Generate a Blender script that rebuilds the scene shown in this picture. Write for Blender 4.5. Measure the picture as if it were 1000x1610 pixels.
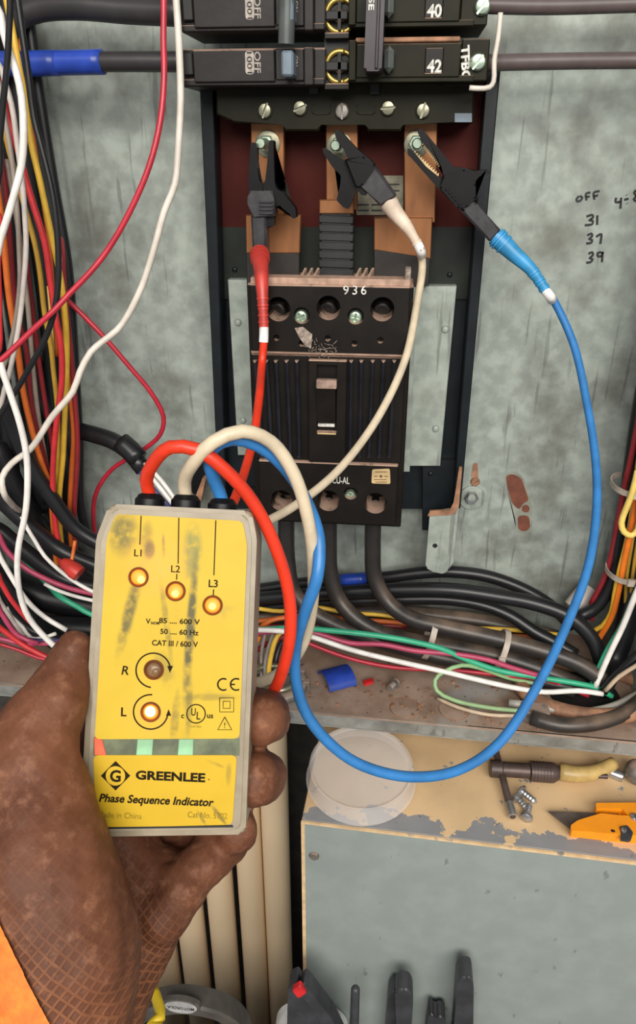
import bpy, bmesh, math, random
from mathutils import Vector, Matrix
random.seed(7)
for o in list(bpy.data.objects): bpy.data.objects.remove(o, do_unlink=True)
SC = bpy.context.scene
COL = SC.collection

# ------------------------------------------------------------------ camera
W, H, FPX = 1000.0, 1610.0, 1170.0
CAM = Vector((0, 0, 0.80))
PITCH, YAW = math.radians(26.0), math.radians(6.0)
FW = Vector((-math.sin(YAW)*math.cos(PITCH), math.cos(YAW)*math.cos(PITCH), -math.sin(PITCH)))
RT = Vector((math.cos(YAW), math.sin(YAW), 0))
UP = RT.cross(FW)
cd = bpy.data.cameras.new('camera'); cam = bpy.data.objects.new('camera', cd); COL.objects.link(cam)
cam.matrix_world = Matrix(((RT.x, UP.x, -FW.x, CAM.x), (RT.y, UP.y, -FW.y, CAM.y), (RT.z, UP.z, -FW.z, CAM.z), (0, 0, 0, 1)))
cd.sensor_fit = 'VERTICAL'; cd.sensor_height = 24.0; cd.sensor_width = 24.0; cd.lens = 24.0*FPX/H
cd.clip_start = 0.01; cd.clip_end = 50
SC.camera = cam

# ------------------------------------------------------------------ light and exposure
SC.view_settings.view_transform = 'Standard'; SC.view_settings.look = 'None'
SC.view_settings.gamma = 1.0; SC.view_settings.use_curve_mapping = False
SC.view_settings.exposure = 0.50
wd = bpy.data.worlds.new('world'); SC.world = wd; wd.use_nodes = True
bg = wd.node_tree.nodes['Background']; bg.inputs[0].default_value = (0.95, 0.97, 1.0, 1); bg.inputs[1].default_value = 0.26
def area(name, loc, target, sx, sy, power, col):
    l = bpy.data.lights.new(name, 'AREA'); l.shape = 'RECTANGLE'; l.size = sx; l.size_y = sy; l.energy = power; l.color = col
    o = bpy.data.objects.new(name, l); COL.objects.link(o); o.location = loc
    o.rotation_euler = (Vector(target)-Vector(loc)).to_track_quat('-Z', 'Y').to_euler(); return o
area('ceiling_light', (0.42, -1.85, 1.90), (0.05, 0.4, 0.45), 2.4, 1.2, 70, (1.0, 0.96, 0.88))
area('second_ceiling_light', (-0.6, -1.2, 2.00), (0.0, 0.4, 0.5), 1.3, 0.6, 5, (1.0, 0.95, 0.86))

# ------------------------------------------------------------------ placing helpers
def ray(px, py):
    return FW + RT*((px-W/2)/FPX) + UP*((H/2-py)/FPX)
def at(px, py, Y):
    d = ray(px, py); return CAM + d*((Y-CAM.y)/d.y)
def atz(px, py, Z):
    d = ray(px, py); return CAM + d*((Z-CAM.z)/d.z)
def atd(px, py, D):
    return CAM + ray(px, py)*D
def pxm(p):                       # metres that one photo pixel covers at point p
    return (p-CAM).dot(FW)/FPX
def zrect(x0, y0, x1, y1, Y):     # pixel box -> x0, x1, z0, z1 on plane Y
    a, b, c, d = at(x0, y0, Y), at(x1, y0, Y), at(x1, y1, Y), at(x0, y1, Y)
    return (a.x+d.x)/2, (b.x+c.x)/2, (c.z+d.z)/2, (a.z+b.z)/2

# ------------------------------------------------------------------ object helpers
WL = {}
def finish(o, parent, wl):
    COL.objects.link(o)
    if parent is not None:
        o.parent = parent; o.location = wl - WL[parent]
    else:
        o.location = wl
    WL[o] = wl.copy(); return o
def tag(o, label, cat, group=None):
    o['label'] = label; o['category'] = cat
    if group: o['group'] = group
    return o
def thing(name, label, cat, loc, group=None):
    o = bpy.data.objects.new(name, None); o.empty_display_size = 0.02
    finish(o, None, Vector(loc)); return tag(o, label, cat, group)
def obj(name, bm, mat, parent=None, smooth=False, label=None, kind=None, base=None):
    """bm carries world coordinates; the object gets its own origin at its centre"""
    bmesh.ops.recalc_face_normals(bm, faces=bm.faces)
    vs = [v.co for v in bm.verts]
    lo = Vector((min(v.x for v in vs), min(v.y for v in vs), min(v.z for v in vs)))
    hi = Vector((max(v.x for v in vs), max(v.y for v in vs), max(v.z for v in vs)))
    c = (lo+hi)/2 if base is None else Vector(base)
    for v in bm.verts: v.co -= c
    me = bpy.data.meshes.new(name); bm.to_mesh(me); bm.free()
    if smooth:
        me.shade_smooth()
        if smooth == 'auto': me.set_sharp_from_angle(angle=math.radians(40))
    if mat is not None: me.materials.append(mat)
    o = bpy.data.objects.new(name, me)
    finish(o, parent, c)
    if label: o['label'] = label
    if kind: o['kind'] = kind
    return o
def NB(): return bmesh.new()
def add_box(bm, x0, x1, y0, y1, z0, z1, bev=0, seg=1):
    t = NB()
    bmesh.ops.create_cube(t, size=1)
    for v in t.verts:
        v.co = Vector(((x0+x1)/2 + v.co.x*(x1-x0), (y0+y1)/2 + v.co.y*(y1-y0), (z0+z1)/2 + v.co.z*(z1-z0)))
    if bev: bmesh.ops.bevel(t, geom=list(t.edges), offset=bev, segments=seg, affect='EDGES', profile=0.5)
    merge(bm, t); return bm
def merge(bm, t):
    me = bpy.data.meshes.new('tmp'); t.to_mesh(me); t.free(); bm.from_mesh(me); bpy.data.meshes.remove(me)
def pbox(bm, x0, y0, x1, y1, Yf, Yb, bev=0, seg=1):
    a, b, c, d = zrect(x0, y0, x1, y1, Yf)
    return add_box(bm, a, b, Yf, Yb, c, d, bev, seg)
def PB(*a, **k): return pbox(NB(), *a, **k)
def add_prism(bm, pts, ext, bev=0, seg=1):
    t = NB(); ext = Vector(ext)
    a = [t.verts.new(p) for p in pts]; b = [t.verts.new(Vector(p)+ext) for p in pts]
    n = len(pts)
    f1 = t.faces.new(a); f2 = t.faces.new(list(reversed(b)))
    for i in range(n): t.faces.new((a[(i+1) % n], a[i], b[i], b[(i+1) % n]))
    if bev:
        es = list(set(list(f1.edges)))
        bmesh.ops.bevel(t, geom=es, offset=bev, segments=seg, affect='EDGES', profile=0.5)
    bmesh.ops.triangulate(t, faces=[f for f in t.faces if len(f.verts) > 4])
    merge(bm, t); return bm
def pprism(poly, Yf, Yb, bev=0, bm=None):
    return add_prism(bm or NB(), [at(x, y, Yf) for x, y in poly], (0, Yb-Yf, 0), bev)
def basis(d):
    d = d.normalized(); a = Vector((0, 0, 1)) if abs(d.z) < 0.9 else Vector((1, 0, 0))
    u = d.cross(a).normalized(); return u, d.cross(u).normalized(), d
def add_lathe(bm, o, d, prof, seg=20):
    u, v, d = basis(Vector(d)); o = Vector(o); rings = []
    for s, r in prof:
        if r < 1e-7: rings.append([bm.verts.new(o+d*s)])
        else: rings.append([bm.verts.new(o+d*s+(u*math.cos(2*math.pi*k/seg)+v*math.sin(2*math.pi*k/seg))*r) for k in range(seg)])
    for A, B in zip(rings, rings[1:]):
        for k in range(seg):
            k2 = (k+1) % seg
            if len(A) == 1 and len(B) == 1: continue
            if len(A) == 1: bm.faces.new((A[0], B[k], B[k2]))
            elif len(B) == 1: bm.faces.new((A[k2], A[k], B[0]))
            else: bm.faces.new((A[k2], A[k], B[k], B[k2]))
    for R in (rings[0], rings[-1]):
        if len(R) > 2: bm.faces.new(R)
    return bm
def LA(*a, **k): return add_lathe(NB(), *a, **k)
def spline(pts, step):
    P = [Vector(p) for p in pts]
    if len(P) == 2: P = [P[0], (P[0]+P[1])/2, P[1]]
    P = [P[0]*2-P[1]] + P + [P[-1]*2-P[-2]]
    out = []
    for i in range(1, len(P)-2):
        p0, p1, p2, p3 = P[i-1:i+3]
        n = max(2, int((p2-p1).length/step))
        ta = (p1-p0).length**0.5 or 1e-4; tb = (p2-p1).length**0.5 or 1e-4; tc = (p3-p2).length**0.5 or 1e-4
        m1 = (p1-p0)/ta - (p2-p0)/(ta+tb) + (p2-p1)/tb
        m2 = (p2-p1)/tb - (p3-p1)/(tb+tc) + (p3-p2)/tc
        m1 *= tb; m2 *= tb
        for k in range(n):
            t = k/n; t2 = t*t; t3 = t2*t
            out.append(p1*(2*t3-3*t2+1) + m1*(t3-2*t2+t) + p2*(-2*t3+3*t2) + m2*(t3-t2))
    out.append(P[-2]); return out
def add_tube(bm, path, r, seg=10, flat=None):
    n = len(path); rr = r if callable(r) else (lambda t: r)
    T = []
    for i in range(n):
        a = path[max(0, i-1)]; b = path[min(n-1, i+1)]; T.append((b-a).normalized())
    u, v, _ = basis(T[0]); rings = []; uvl = bm.loops.layers.uv.verify()
    L = [0]
    for i in range(1, n): L.append(L[-1]+(path[i]-path[i-1]).length)
    for i in range(n):
        u = (u - T[i]*u.dot(T[i])).normalized(); v = T[i].cross(u)
        R = rr(L[i]/L[-1])
        rings.append([bm.verts.new(path[i]+(u*math.cos(2*math.pi*k/seg)+v*math.sin(2*math.pi*k/seg))*R) for k in range(seg)])
    for i in range(n-1):
        A, B = rings[i], rings[i+1]
        for k in range(seg):
            k2 = (k+1) % seg
            f = bm.faces.new((A[k2], A[k], B[k], B[k2]))
            for lp, (uu, vv) in zip(f.loops, ((L[i], k+1), (L[i], k), (L[i+1], k), (L[i+1], k+1))):
                lp[uvl].uv = (uu*100, vv/seg)
    bm.faces.new(rings[0]); bm.faces.new(rings[-1]); return bm
def add_ribbon(bm, pts, w, n, h):
    """flat stroke of width w and height h on a plane with normal n"""
    n = Vector(n).normalized(); k = len(pts); rows = []
    for i in range(k):
        a = pts[max(0, i-1)]; b = pts[min(k-1, i+1)]; s = n.cross((b-a).normalized())*w/2
        rows.append([bm.verts.new(pts[i]-s), bm.verts.new(pts[i]+s), bm.verts.new(pts[i]+s+n*h), bm.verts.new(pts[i]-s+n*h)])
    for A, B in zip(rows, rows[1:]):
        for j in range(4): bm.faces.new((A[j], A[(j+1) % 4], B[(j+1) % 4], B[j]))
    bm.faces.new(rows[0]); bm.faces.new(rows[-1]); return bm
def round_poly(P, r, seg=4):
    out = []; n = len(P)
    for i in range(n):
        p = Vector(P[i]).to_2d(); a = Vector(P[i-1]).to_2d(); b = Vector(P[(i+1) % n]).to_2d()
        ra = min(r, (a-p).length*0.45); rb = min(r, (b-p).length*0.45)
        s = p+(a-p).normalized()*ra; e = p+(b-p).normalized()*rb
        for k in range(seg+1):
            t = k/seg; q = s*(1-t)**2+p*2*t*(1-t)+e*t*t; out.append((q.x, q.y))
    return out
def text_bm(bm, s, O, ux, uy, n, width=None, height=None, bold=0.0, shear=0.0, ext=0.0002):
    """flat lettering centred on O; width / height in metres"""
    cu = bpy.data.curves.new('t', 'FONT'); cu.body = s; cu.align_x = 'LEFT'; cu.offset = bold; cu.shear = shear; cu.resolution_u = 3
    to = bpy.data.objects.new('t', cu); COL.objects.link(to)
    dg = bpy.context.evaluated_depsgraph_get(); dg.update()
    me = bpy.data.meshes.new_from_object(to.evaluated_get(dg))
    bpy.data.objects.remove(to); bpy.data.curves.remove(cu)
    if not me.vertices: return bm
    xs = [v.co.x for v in me.vertices]; ys = [v.co.y for v in me.vertices]
    cx, cy, w, h = (min(xs)+max(xs))/2, (min(ys)+max(ys))/2, max(xs)-min(xs), max(ys)-min(ys)
    sy = height/h if height else width/w; sx = width/w if width else sy
    O, ux, uy, n = Vector(O), Vector(ux), Vector(uy), Vector(n)
    vs = [bm.verts.new(O+ux*((v.co.x-cx)*sx)+uy*((v.co.y-cy)*sy)+n*ext) for v in me.vertices]
    for p in me.polygons:
        try: bm.faces.new([vs[i] for i in p.vertices])
        except ValueError: pass
    bpy.data.meshes.remove(me); return bm
def boolean_cut(bm, cutters):
    """bm minus every cutter bmesh"""
    c = NB()
    for k in cutters: merge(c, k)
    bmesh.ops.recalc_face_normals(bm, faces=bm.faces); bmesh.ops.recalc_face_normals(c, faces=c.faces)
    ma, mb = bpy.data.meshes.new('a'), bpy.data.meshes.new('b'); bm.to_mesh(ma); c.to_mesh(mb); bm.free(); c.free()
    a, b = bpy.data.objects.new('a', ma), bpy.data.objects.new('b', mb); COL.objects.link(a); COL.objects.link(b)
    md = a.modifiers.new('x', 'BOOLEAN'); md.operation = 'DIFFERENCE'; md.object = b; md.solver = 'EXACT'; md.use_self = True
    dg = bpy.context.evaluated_depsgraph_get(); dg.update()
    me = bpy.data.meshes.new_from_object(a.evaluated_get(dg)); r = NB(); r.from_mesh(me)
    for o in (a, b): bpy.data.objects.remove(o)
    for m in (ma, mb, me): bpy.data.meshes.remove(m)
    return r

# ------------------------------------------------------------------ materials
def newmat(name):
    m = bpy.data.materials.new(name); m.use_nodes = True
    nt = m.node_tree; return m, nt, nt.nodes['Principled BSDF']
def nd(nt, t, **k):
    n = nt.nodes.new(t)
    for a, b in k.items():
        if a.startswith('i_'): n.inputs[int(a[2:])].default_value = b
        else: setattr(n, a, b)
    return n
def mixc(nt, fac, a, b, mode='MIX'):
    m = nt.nodes.new('ShaderNodeMix'); m.data_type = 'RGBA'; m.blend_type = mode
    for i, x in ((0, fac), (6, a), (7, b)):
        if hasattr(x, 'links'): nt.links.new(x, m.inputs[i])
        elif i == 0: m.inputs[0].default_value = x
        else: m.inputs[i].default_value = (*x, 1) if len(x) == 3 else x
    return m.outputs[2]
def math_(nt, op, a, b=None, clamp=False):
    m = nt.nodes.new('ShaderNodeMath'); m.operation = op; m.use_clamp = clamp
    for i, x in ((0, a), (1, b)):
        if x is None: continue
        if hasattr(x, 'links'): nt.links.new(x, m.inputs[i])
        else: m.inputs[i].default_value = x
    return m.outputs[0]
def coord(nt, which='Object', scale=(1, 1, 1), rot=(0, 0, 0), loc=(0, 0, 0)):
    t = nd(nt, 'ShaderNodeTexCoord'); mp = nd(nt, 'ShaderNodeMapping')
    mp.inputs['Scale'].default_value = scale; mp.inputs['Rotation'].default_value = rot; mp.inputs['Location'].default_value = loc
    nt.links.new(t.outputs[which], mp.inputs[0]); return mp.outputs[0]
def noise(nt, vec, scale, detail=4, rough=0.55, dist=0):
    n = nd(nt, 'ShaderNodeTexNoise'); n.inputs['Scale'].default_value = scale; n.inputs['Detail'].default_value = detail
    n.inputs['Roughness'].default_value = rough; n.inputs['Distortion'].default_value = dist
    nt.links.new(vec, n.inputs['Vector']); return n.outputs[0]
def ramp(nt, fac, lo, hi):
    r = nd(nt, 'ShaderNodeMapRange'); r.inputs[1].default_value = lo; r.inputs[2].default_value = hi; r.clamp = True
    r.interpolation_type = 'SMOOTHSTEP'
    nt.links.new(fac, r.inputs[0]); return r.outputs[0]
def bump(nt, bs, h, strength=0.3, dist=0.001):
    b = nd(nt, 'ShaderNodeBump'); b.inputs['Strength'].default_value = strength; b.inputs['Distance'].default_value = dist
    nt.links.new(h, b.inputs['Height']); nt.links.new(b.outputs[0], bs.inputs['Normal'])
def up_fac(nt, lo=0.45, hi=0.8):
    g = nd(nt, 'ShaderNodeNewGeometry'); s = nd(nt, 'ShaderNodeSeparateXYZ'); nt.links.new(g.outputs['Normal'], s.inputs[0])
    return ramp(nt, s.outputs[2], lo, hi)
def pmat(name, col, rough=0.5, metal=0.0, var=0.25, vs=60, bmp=0.0, bs_=300, dust=0.0, dcol=(0.50, 0.33, 0.25), spec=0.5, coat=0.0, stretch=(1, 1, 1), blot=None):
    m, nt, b = newmat(name); v = coord(nt, scale=stretch)
    n1 = noise(nt, v, vs)
    c = mixc(nt, ramp(nt, n1, 0.3, 0.75), tuple(x*(1-var) for x in col), tuple(min(1, x*(1+var)) for x in col))
    if blot:
        c = mixc(nt, ramp(nt, noise(nt, v, blot[1], 6), blot[2], blot[2]+0.12), c, blot[0])
    if dust:
        d = math_(nt, 'MULTIPLY', up_fac(nt), ramp(nt, noise(nt, v, 90, 5), 0.25, 0.5))
        c = mixc(nt, math_(nt, 'MULTIPLY', d, dust), c, dcol)
        r = math_(nt, 'ADD', math_(nt, 'MULTIPLY', d, 0.5), rough, True); nt.links.new(r, b.inputs['Roughness'])
    else: b.inputs['Roughness'].default_value = rough
    nt.links.new(c, b.inputs['Base Color']); b.inputs['Metallic'].default_value = metal
    b.inputs['Specular IOR Level'].default_value = spec; b.inputs['Coat Weight'].default_value = coat
    if bmp: bump(nt, b, noise(nt, v, bs_, 3), bmp)
    return m
M = {}
def wiremat(name, col, rough=0.38, dust=0.0, ink=None, var=0.12):
    m, nt, b = newmat('wire_'+name); v = coord(nt)
    c = mixc(nt, ramp(nt, noise(nt, v, 70, 3), 0.3, 0.7), tuple(x*(1-var) for x in col), tuple(min(1, x*(1+var)) for x in col))
    if ink:
        uv = coord(nt, 'UV', scale=(9, 1, 1)); s = nd(nt, 'ShaderNodeSeparateXYZ'); nt.links.new(coord(nt, 'UV'), s.inputs[0])
        band = math_(nt, 'LESS_THAN', math_(nt, 'ABSOLUTE', math_(nt, 'SUBTRACT', s.outputs[1], 0.22)), 0.07)
        n = ramp(nt, noise(nt, uv, 2.2, 2), 0.5, 0.56)
        c = mixc(nt, math_(nt, 'MULTIPLY', math_(nt, 'MULTIPLY', band, n), 0.8), c, ink)
    if dust:
        d = math_(nt, 'MULTIPLY', up_fac(nt, -0.1, 0.95), ramp(nt, noise(nt, v, 28, 6), 0.3, 0.8))
        c = mixc(nt, math_(nt, 'MULTIPLY', d, dust), c, (0.33, 0.22, 0.15))
    nt.links.new(c, b.inputs['Base Color']); b.inputs['Roughness'].default_value = rough
    M[name] = m; return m
for nm, c, k in [
    ('w_black', (0.010, 0.010, 0.012), dict(rough=0.36)), ('w_blackdusty', (0.022, 0.020, 0.020), dict(rough=0.4, dust=0.6)),
    ('w_grey', (0.030, 0.027, 0.029), dict(rough=0.42)), ('w_brown', (0.095, 0.070, 0.068), dict(rough=0.45, ink=(0.03, 0.03, 0.03))),
    ('w_white', (0.78, 0.74, 0.70), dict(rough=0.35)), ('w_whiteprint', (0.55, 0.49, 0.45), dict(rough=0.4, ink=(0.05, 0.04, 0.04))),
    ('w_cream', (0.64, 0.58, 0.51), dict(rough=0.4)), ('w_taupe', (0.30, 0.25, 0.21), dict(rough=0.4)),
    ('w_red', (0.56, 0.030, 0.035), dict(rough=0.35)), ('w_darkred', (0.25, 0.018, 0.024), dict(rough=0.38)),
    ('w_crimson', (0.45, 0.020, 0.040), dict(rough=0.35)), ('w_magenta', (0.42, 0.050, 0.110), dict(rough=0.4)),
    ('w_yellow', (0.72, 0.44, 0.045), dict(rough=0.35)), ('w_gold', (0.48, 0.28, 0.035), dict(rough=0.4)),
    ('w_brightyellow', (0.86, 0.62, 0.16), dict(rough=0.35)),
    ('w_orange', (0.60, 0.13, 0.02), dict(rough=0.38)), ('w_brightorange', (0.85, 0.20, 0.02), dict(rough=0.35)),
    ('w_green', (0.035, 0.36, 0.20), dict(rough=0.35)), ('w_palegreen', (0.25, 0.42, 0.20), dict(rough=0.45, dust=0.5)),
    ('w_navy', (0.05, 0.05, 0.16), dict(rough=0.4)), ('w_tan', (0.50, 0.38, 0.27), dict(rough=0.5)),
    ('w_steel', (0.34, 0.32, 0.28), dict(rough=0.4)),
    ('lead_red', (0.66, 0.035, 0.010), dict(rough=0.42)), ('lead_white', (0.60, 0.50, 0.36), dict(rough=0.42)), ('lead_blue', (0.030, 0.175, 0.45), dict(rough=0.4))]:
    wiremat(nm, c, **k)
M['black'] = pmat('black_moulded_plastic', (0.010, 0.0075, 0.006), 0.40, dust=0.95, spec=0.25)
M['brown_black'] = pmat('dull_brown_black_plastic', (0.018, 0.015, 0.0148), 0.42, dust=0.6, bmp=0.05, spec=0.25)
M['olive'] = pmat('olive_black_plastic', (0.0115, 0.0105, 0.004), 0.45, dust=0.25, var=0.45, vs=25, spec=0.15)
M['purple'] = pmat('purple_black_plastic', (0.030, 0.020, 0.028), 0.38, dust=0.4)
M['toggle'] = pmat('grey_green_toggle', (0.075, 0.085, 0.082), 0.35, dust=0.2)
M['bluegrey'] = pmat('blue_grey_plastic', (0.13, 0.17, 0.21), 0.4)
M['navy_steel'] = pmat('blue_black_painted_steel', (0.008, 0.011, 0.014), 0.38, bmp=0.04, spec=0.3)
M['redboard'] = pmat('red_fibre_board', (0.060, 0.0095, 0.007), 0.6, var=0.2, vs=18, spec=0.12)
M['greenboard'] = pmat('dark_green_board', (0.011, 0.014, 0.011), 0.5, spec=0.3)
M['copper'] = pmat('worn_copper', (0.34, 0.145, 0.060), 0.38, metal=0.6, var=0.35, vs=30, stretch=(1, 1, 0.25), blot=((0.10, 0.040, 0.022), 14, 0.54))
M['darkcopper'] = pmat('blackened_copper', (0.030, 0.026, 0.024), 0.45, metal=0.3)
M['wrap'] = pmat('black_tape_wrap', (0.020, 0.020, 0.021), 0.4)
M['steelscrew'] = pmat('dull_screw_steel', (0.30, 0.29, 0.21), 0.32, metal=0.8)
M['greenzinc'] = pmat('green_zinc_screw', (0.45, 0.56, 0.44), 0.3, metal=0.75)
M['brass'] = pmat('brass', (0.50, 0.36, 0.10), 0.35, metal=0.8)
M['dark'] = pmat('dark_plastic_and_cavity_shade', (0.008, 0.008, 0.008), 0.6)
M['ink'] = pmat('black_ink', (0.012, 0.012, 0.014), 0.6)
M['whitepaint'] = pmat('white_lettering', (0.62, 0.60, 0.55), 0.6, var=0.35, vs=300)
M['pinkprint'] = pmat('beige_lettering', (0.38, 0.33, 0.29), 0.6, var=0.3, vs=300)
M['clipblack'] = pmat('clip_black_plastic', (0.005, 0.0047, 0.0055), 0.4, spec=0.22)
M['clipgrey'] = pmat('clip_worn_grip', (0.034, 0.031, 0.036), 0.42, var=0.35, vs=120)
M['bootred'] = pmat('red_rubber_boot', (0.46, 0.040, 0.030), 0.4)
M['bootwhite'] = pmat('dirty_white_boot', (0.66, 0.53, 0.42), 0.5, var=0.2, vs=60)
M['bootblue'] = pmat('blue_rubber_boot', (0.035, 0.26, 0.52), 0.4)
M['band'] = pmat('white_marker_sleeve', (0.78, 0.76, 0.74), 0.5, blot=((0.25, 0.22, 0.22), 260, 0.60))
M['bluetape'] = pmat('blue_tape', (0.018, 0.055, 0.36), 0.33)
M['ziptie'] = pmat('natural_nylon_tie', (0.45, 0.38, 0.32), 0.4)
M['sticker'] = pmat('tan_paper_sticker', (0.56, 0.40, 0.20), 0.6)
M['sticker_ink'] = pmat('brown_sticker_ink', (0.14, 0.08, 0.04), 0.6)
M['paper'] = pmat('grey_green_paper_label', (0.22, 0.21, 0.15), 0.6, var=0.3, vs=120)
M['rust'] = pmat('rust_red_primer', (0.155, 0.048, 0.027), 0.7, vs=90)
M['rustedge'] = pmat('flaked_zinc_edge', (0.24, 0.25, 0.21), 0.6)
M['rustsurf'] = pmat('rusted_steel', (0.30, 0.15, 0.085), 0.7, var=0.45, vs=70)
M['dirtysteel'] = pmat('dirty_steel', (0.24, 0.22, 0.20), 0.42, metal=0.5, var=0.4, vs=80, dust=0.5)
M['brightsteel'] = pmat('bright_steel', (0.42, 0.42, 0.43), 0.28, metal=0.85)
M['conduit'] = pmat('cream_painted_conduit', (0.86, 0.66, 0.44), 0.45, var=0.08, vs=10, stretch=(1, 1, 0.2), blot=((0.55, 0.40, 0.24), 9, 0.60))
M['concrete'] = pmat('concrete', (0.10, 0.095, 0.09), 0.8, bmp=0.2)
M['darkwall'] = pmat('dark_wall', (0.045, 0.040, 0.036), 0.8)
M['nut'] = pmat('red_wire_connector', (0.50, 0.035, 0.025), 0.4)
M['orange'] = pmat('orange_plastic', (0.90, 0.30, 0.010), 0.38, var=0.05)
M['blade'] = pmat('worn_blade_steel', (0.18, 0.145, 0.125), 0.4, metal=0.6)
M['tool'] = pmat('oxidised_tool_steel', (0.085, 0.058, 0.052), 0.45, metal=0.4, var=0.3)
M['toolhandle'] = pmat('dark_tool_grip', (0.040, 0.040, 0.046), 0.45)
M['redtab'] = pmat('red_tab', (0.60, 0.02, 0.025), 0.4)
M['whiteplastic'] = pmat('white_plastic', (0.72, 0.72, 0.72), 0.4)
M['badge'] = pmat('silver_badge', (0.55, 0.54, 0.54), 0.3, metal=0.4)
M['earmuff'] = pmat('grey_headband', (0.075, 0.066, 0.058), 0.5)
M['yellowcord'] = pmat('yellow_cord', (0.75, 0.52, 0.02), 0.5)
M['woodhandle'] = pmat('yellowed_handle', (0.48, 0.33, 0.12), 0.4)
M['pcb'] = pmat('grey_green_circuit_board', (0.10, 0.115, 0.062), 0.35, var=0.4, vs=120)
M['mint'] = pmat('mint_component', (0.24, 0.46, 0.26), 0.4)
M['redglow'] = pmat('painted_red_glow', (0.72, 0.10, 0.04), 0.4)  # red glow inside the tester window, put into the colour
M['lugsteel'] = pmat('dark_lug_steel', (0.035, 0.030, 0.028), 0.35, metal=0.5, dust=0.9)
M['ribplastic'] = pmat('glossy_rib_plastic', (0.014, 0.014, 0.019), 0.22, dust=0.7, spec=0.6)  # bluish cast of the rib highlights put into the base colour
M['cobweb'] = pmat('dust_clump', (0.30, 0.24, 0.20), 0.9, var=0.5, vs=300)

def galv(name, col, rough=0.55, dirt=0.35):
    m, nt, b = newmat(name); v = coord(nt); vstr = coord(nt, scale=(1, 1, 0.07))
    vo = nd(nt, 'ShaderNodeTexVoronoi'); vo.inputs['Scale'].default_value = 60; nt.links.new(v, vo.inputs['Vector'])
    sv = nd(nt, 'ShaderNodeSeparateXYZ'); nt.links.new(vo.outputs['Color'], sv.inputs[0])
    sp = mixc(nt, math_(nt, 'MULTIPLY', sv.outputs[0], 0.35), col, tuple(x*0.75 for x in col))
    n = noise(nt, v, 16, 6); n2 = noise(nt, v, 75, 5)
    c = mixc(nt, ramp(nt, n2, 0.35, 0.7), sp, tuple(min(1, x*1.3) for x in col))
    c = mixc(nt, math_(nt, 'MULTIPLY', ramp(nt, noise(nt, v, 30, 4), 0.52, 0.66), 0.5), c, tuple(min(1, x*1.55) for x in col))
    c = mixc(nt, math_(nt, 'MULTIPLY', ramp(nt, n, 0.45, 0.7), dirt), c, (0.085, 0.075, 0.06))
    c = mixc(nt, math_(nt, 'MULTIPLY', ramp(nt, noise(nt, vstr, 160, 3), 0.60, 0.68), 0.45), c, (0.07, 0.07, 0.065))
    nt.links.new(c, b.inputs['Base Color']); b.inputs['Metallic'].default_value = 0.12; b.inputs['Specular IOR Level'].default_value = 0.3
    r = nd(nt, 'ShaderNodeMapRange'); r.inputs[3].default_value = rough-0.1; r.inputs[4].default_value = rough+0.15
    nt.links.new(n2, r.inputs[0]); nt.links.new(r.outputs[0], b.inputs['Roughness'])
    bump(nt, b, noise(nt, v, 12, 3), 0.15, 0.004); return m
M['galv'] = galv('galvanised_steel', (0.280, 0.312, 0.285), 0.55, 0.6)
M['bracket'] = galv('galvanised_bracket', (0.30, 0.335, 0.30), 0.42, 0.2)
M['lip'] = galv('scratched_steel_lip', (0.26, 0.265, 0.25), 0.45, 0.5)

def shelfmat():
    m, nt, b = newmat('dusty_brown_steel'); v = coord(nt)
    c = mixc(nt, ramp(nt, noise(nt, v, 25, 6), 0.3, 0.7), (0.20, 0.125, 0.085), (0.36, 0.26, 0.20))
    c = mixc(nt, ramp(nt, noise(nt, v, 9, 4), 0.58, 0.72), c, (0.30, 0.28, 0.26))
    c = mixc(nt, ramp(nt, noise(nt, v, 140, 3), 0.66, 0.72), c, (0.07, 0.04, 0.03))
    nt.links.new(c, b.inputs['Base Color']); b.inputs['Roughness'].default_value = 0.75
    bump(nt, b, noise(nt, v, 180, 4), 0.25, 0.0006); return m
M['shelf'] = shelfmat()

def chippaint(name, paint, under, coef, const, width, amp):
    """paint that has flaked off; edge/width set (in object space) where the paint still holds"""
    m, nt, b = newmat(name); v = coord(nt); s = nd(nt, 'ShaderNodeSeparateXYZ'); nt.links.new(v, s.inputs[0])
    p = const
    for i in range(3): p = math_(nt, 'ADD', math_(nt, 'MULTIPLY', s.outputs[i], coef[i]), p)
    n = noise(nt, v, 32, 6, 0.6)
    q = math_(nt, 'ADD', p, math_(nt, 'MULTIPLY', math_(nt, 'SUBTRACT', n, 0.5), amp))
    f = ramp(nt, q, width, width+0.0008)
    pc = mixc(nt, ramp(nt, noise(nt, v, 40, 5), 0.35, 0.7), tuple(x*0.95 for x in paint), tuple(x*1.06 for x in paint))
    uc = mixc(nt, ramp(nt, noise(nt, v, 18, 5), 0.35, 0.75), under, tuple(x*0.8 for x in under))
    speck = ramp(nt, noise(nt, v, 75, 4), 0.665, 0.69)
    uc = mixc(nt, speck, uc, paint)
    pc = mixc(nt, math_(nt, 'MULTIPLY', ramp(nt, noise(nt, coord(nt, scale=(1, 1, 0.45)), 95, 3), 0.68, 0.74), 0.55), pc, tuple(x*0.45 for x in paint))
    c = mixc(nt, f, pc, uc)
    nt.links.new(c, b.inputs['Base Color']); b.inputs['Roughness'].default_value = 0.5
    bump(nt, b, f, 0.3, 0.0005); return m

# =================================================================== SETTING
YB = 0.620                                   # back sheet of the enclosure
ZS = at(700, 985, YB).z                      # top of the enclosure floor
ZF = -0.45
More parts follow.
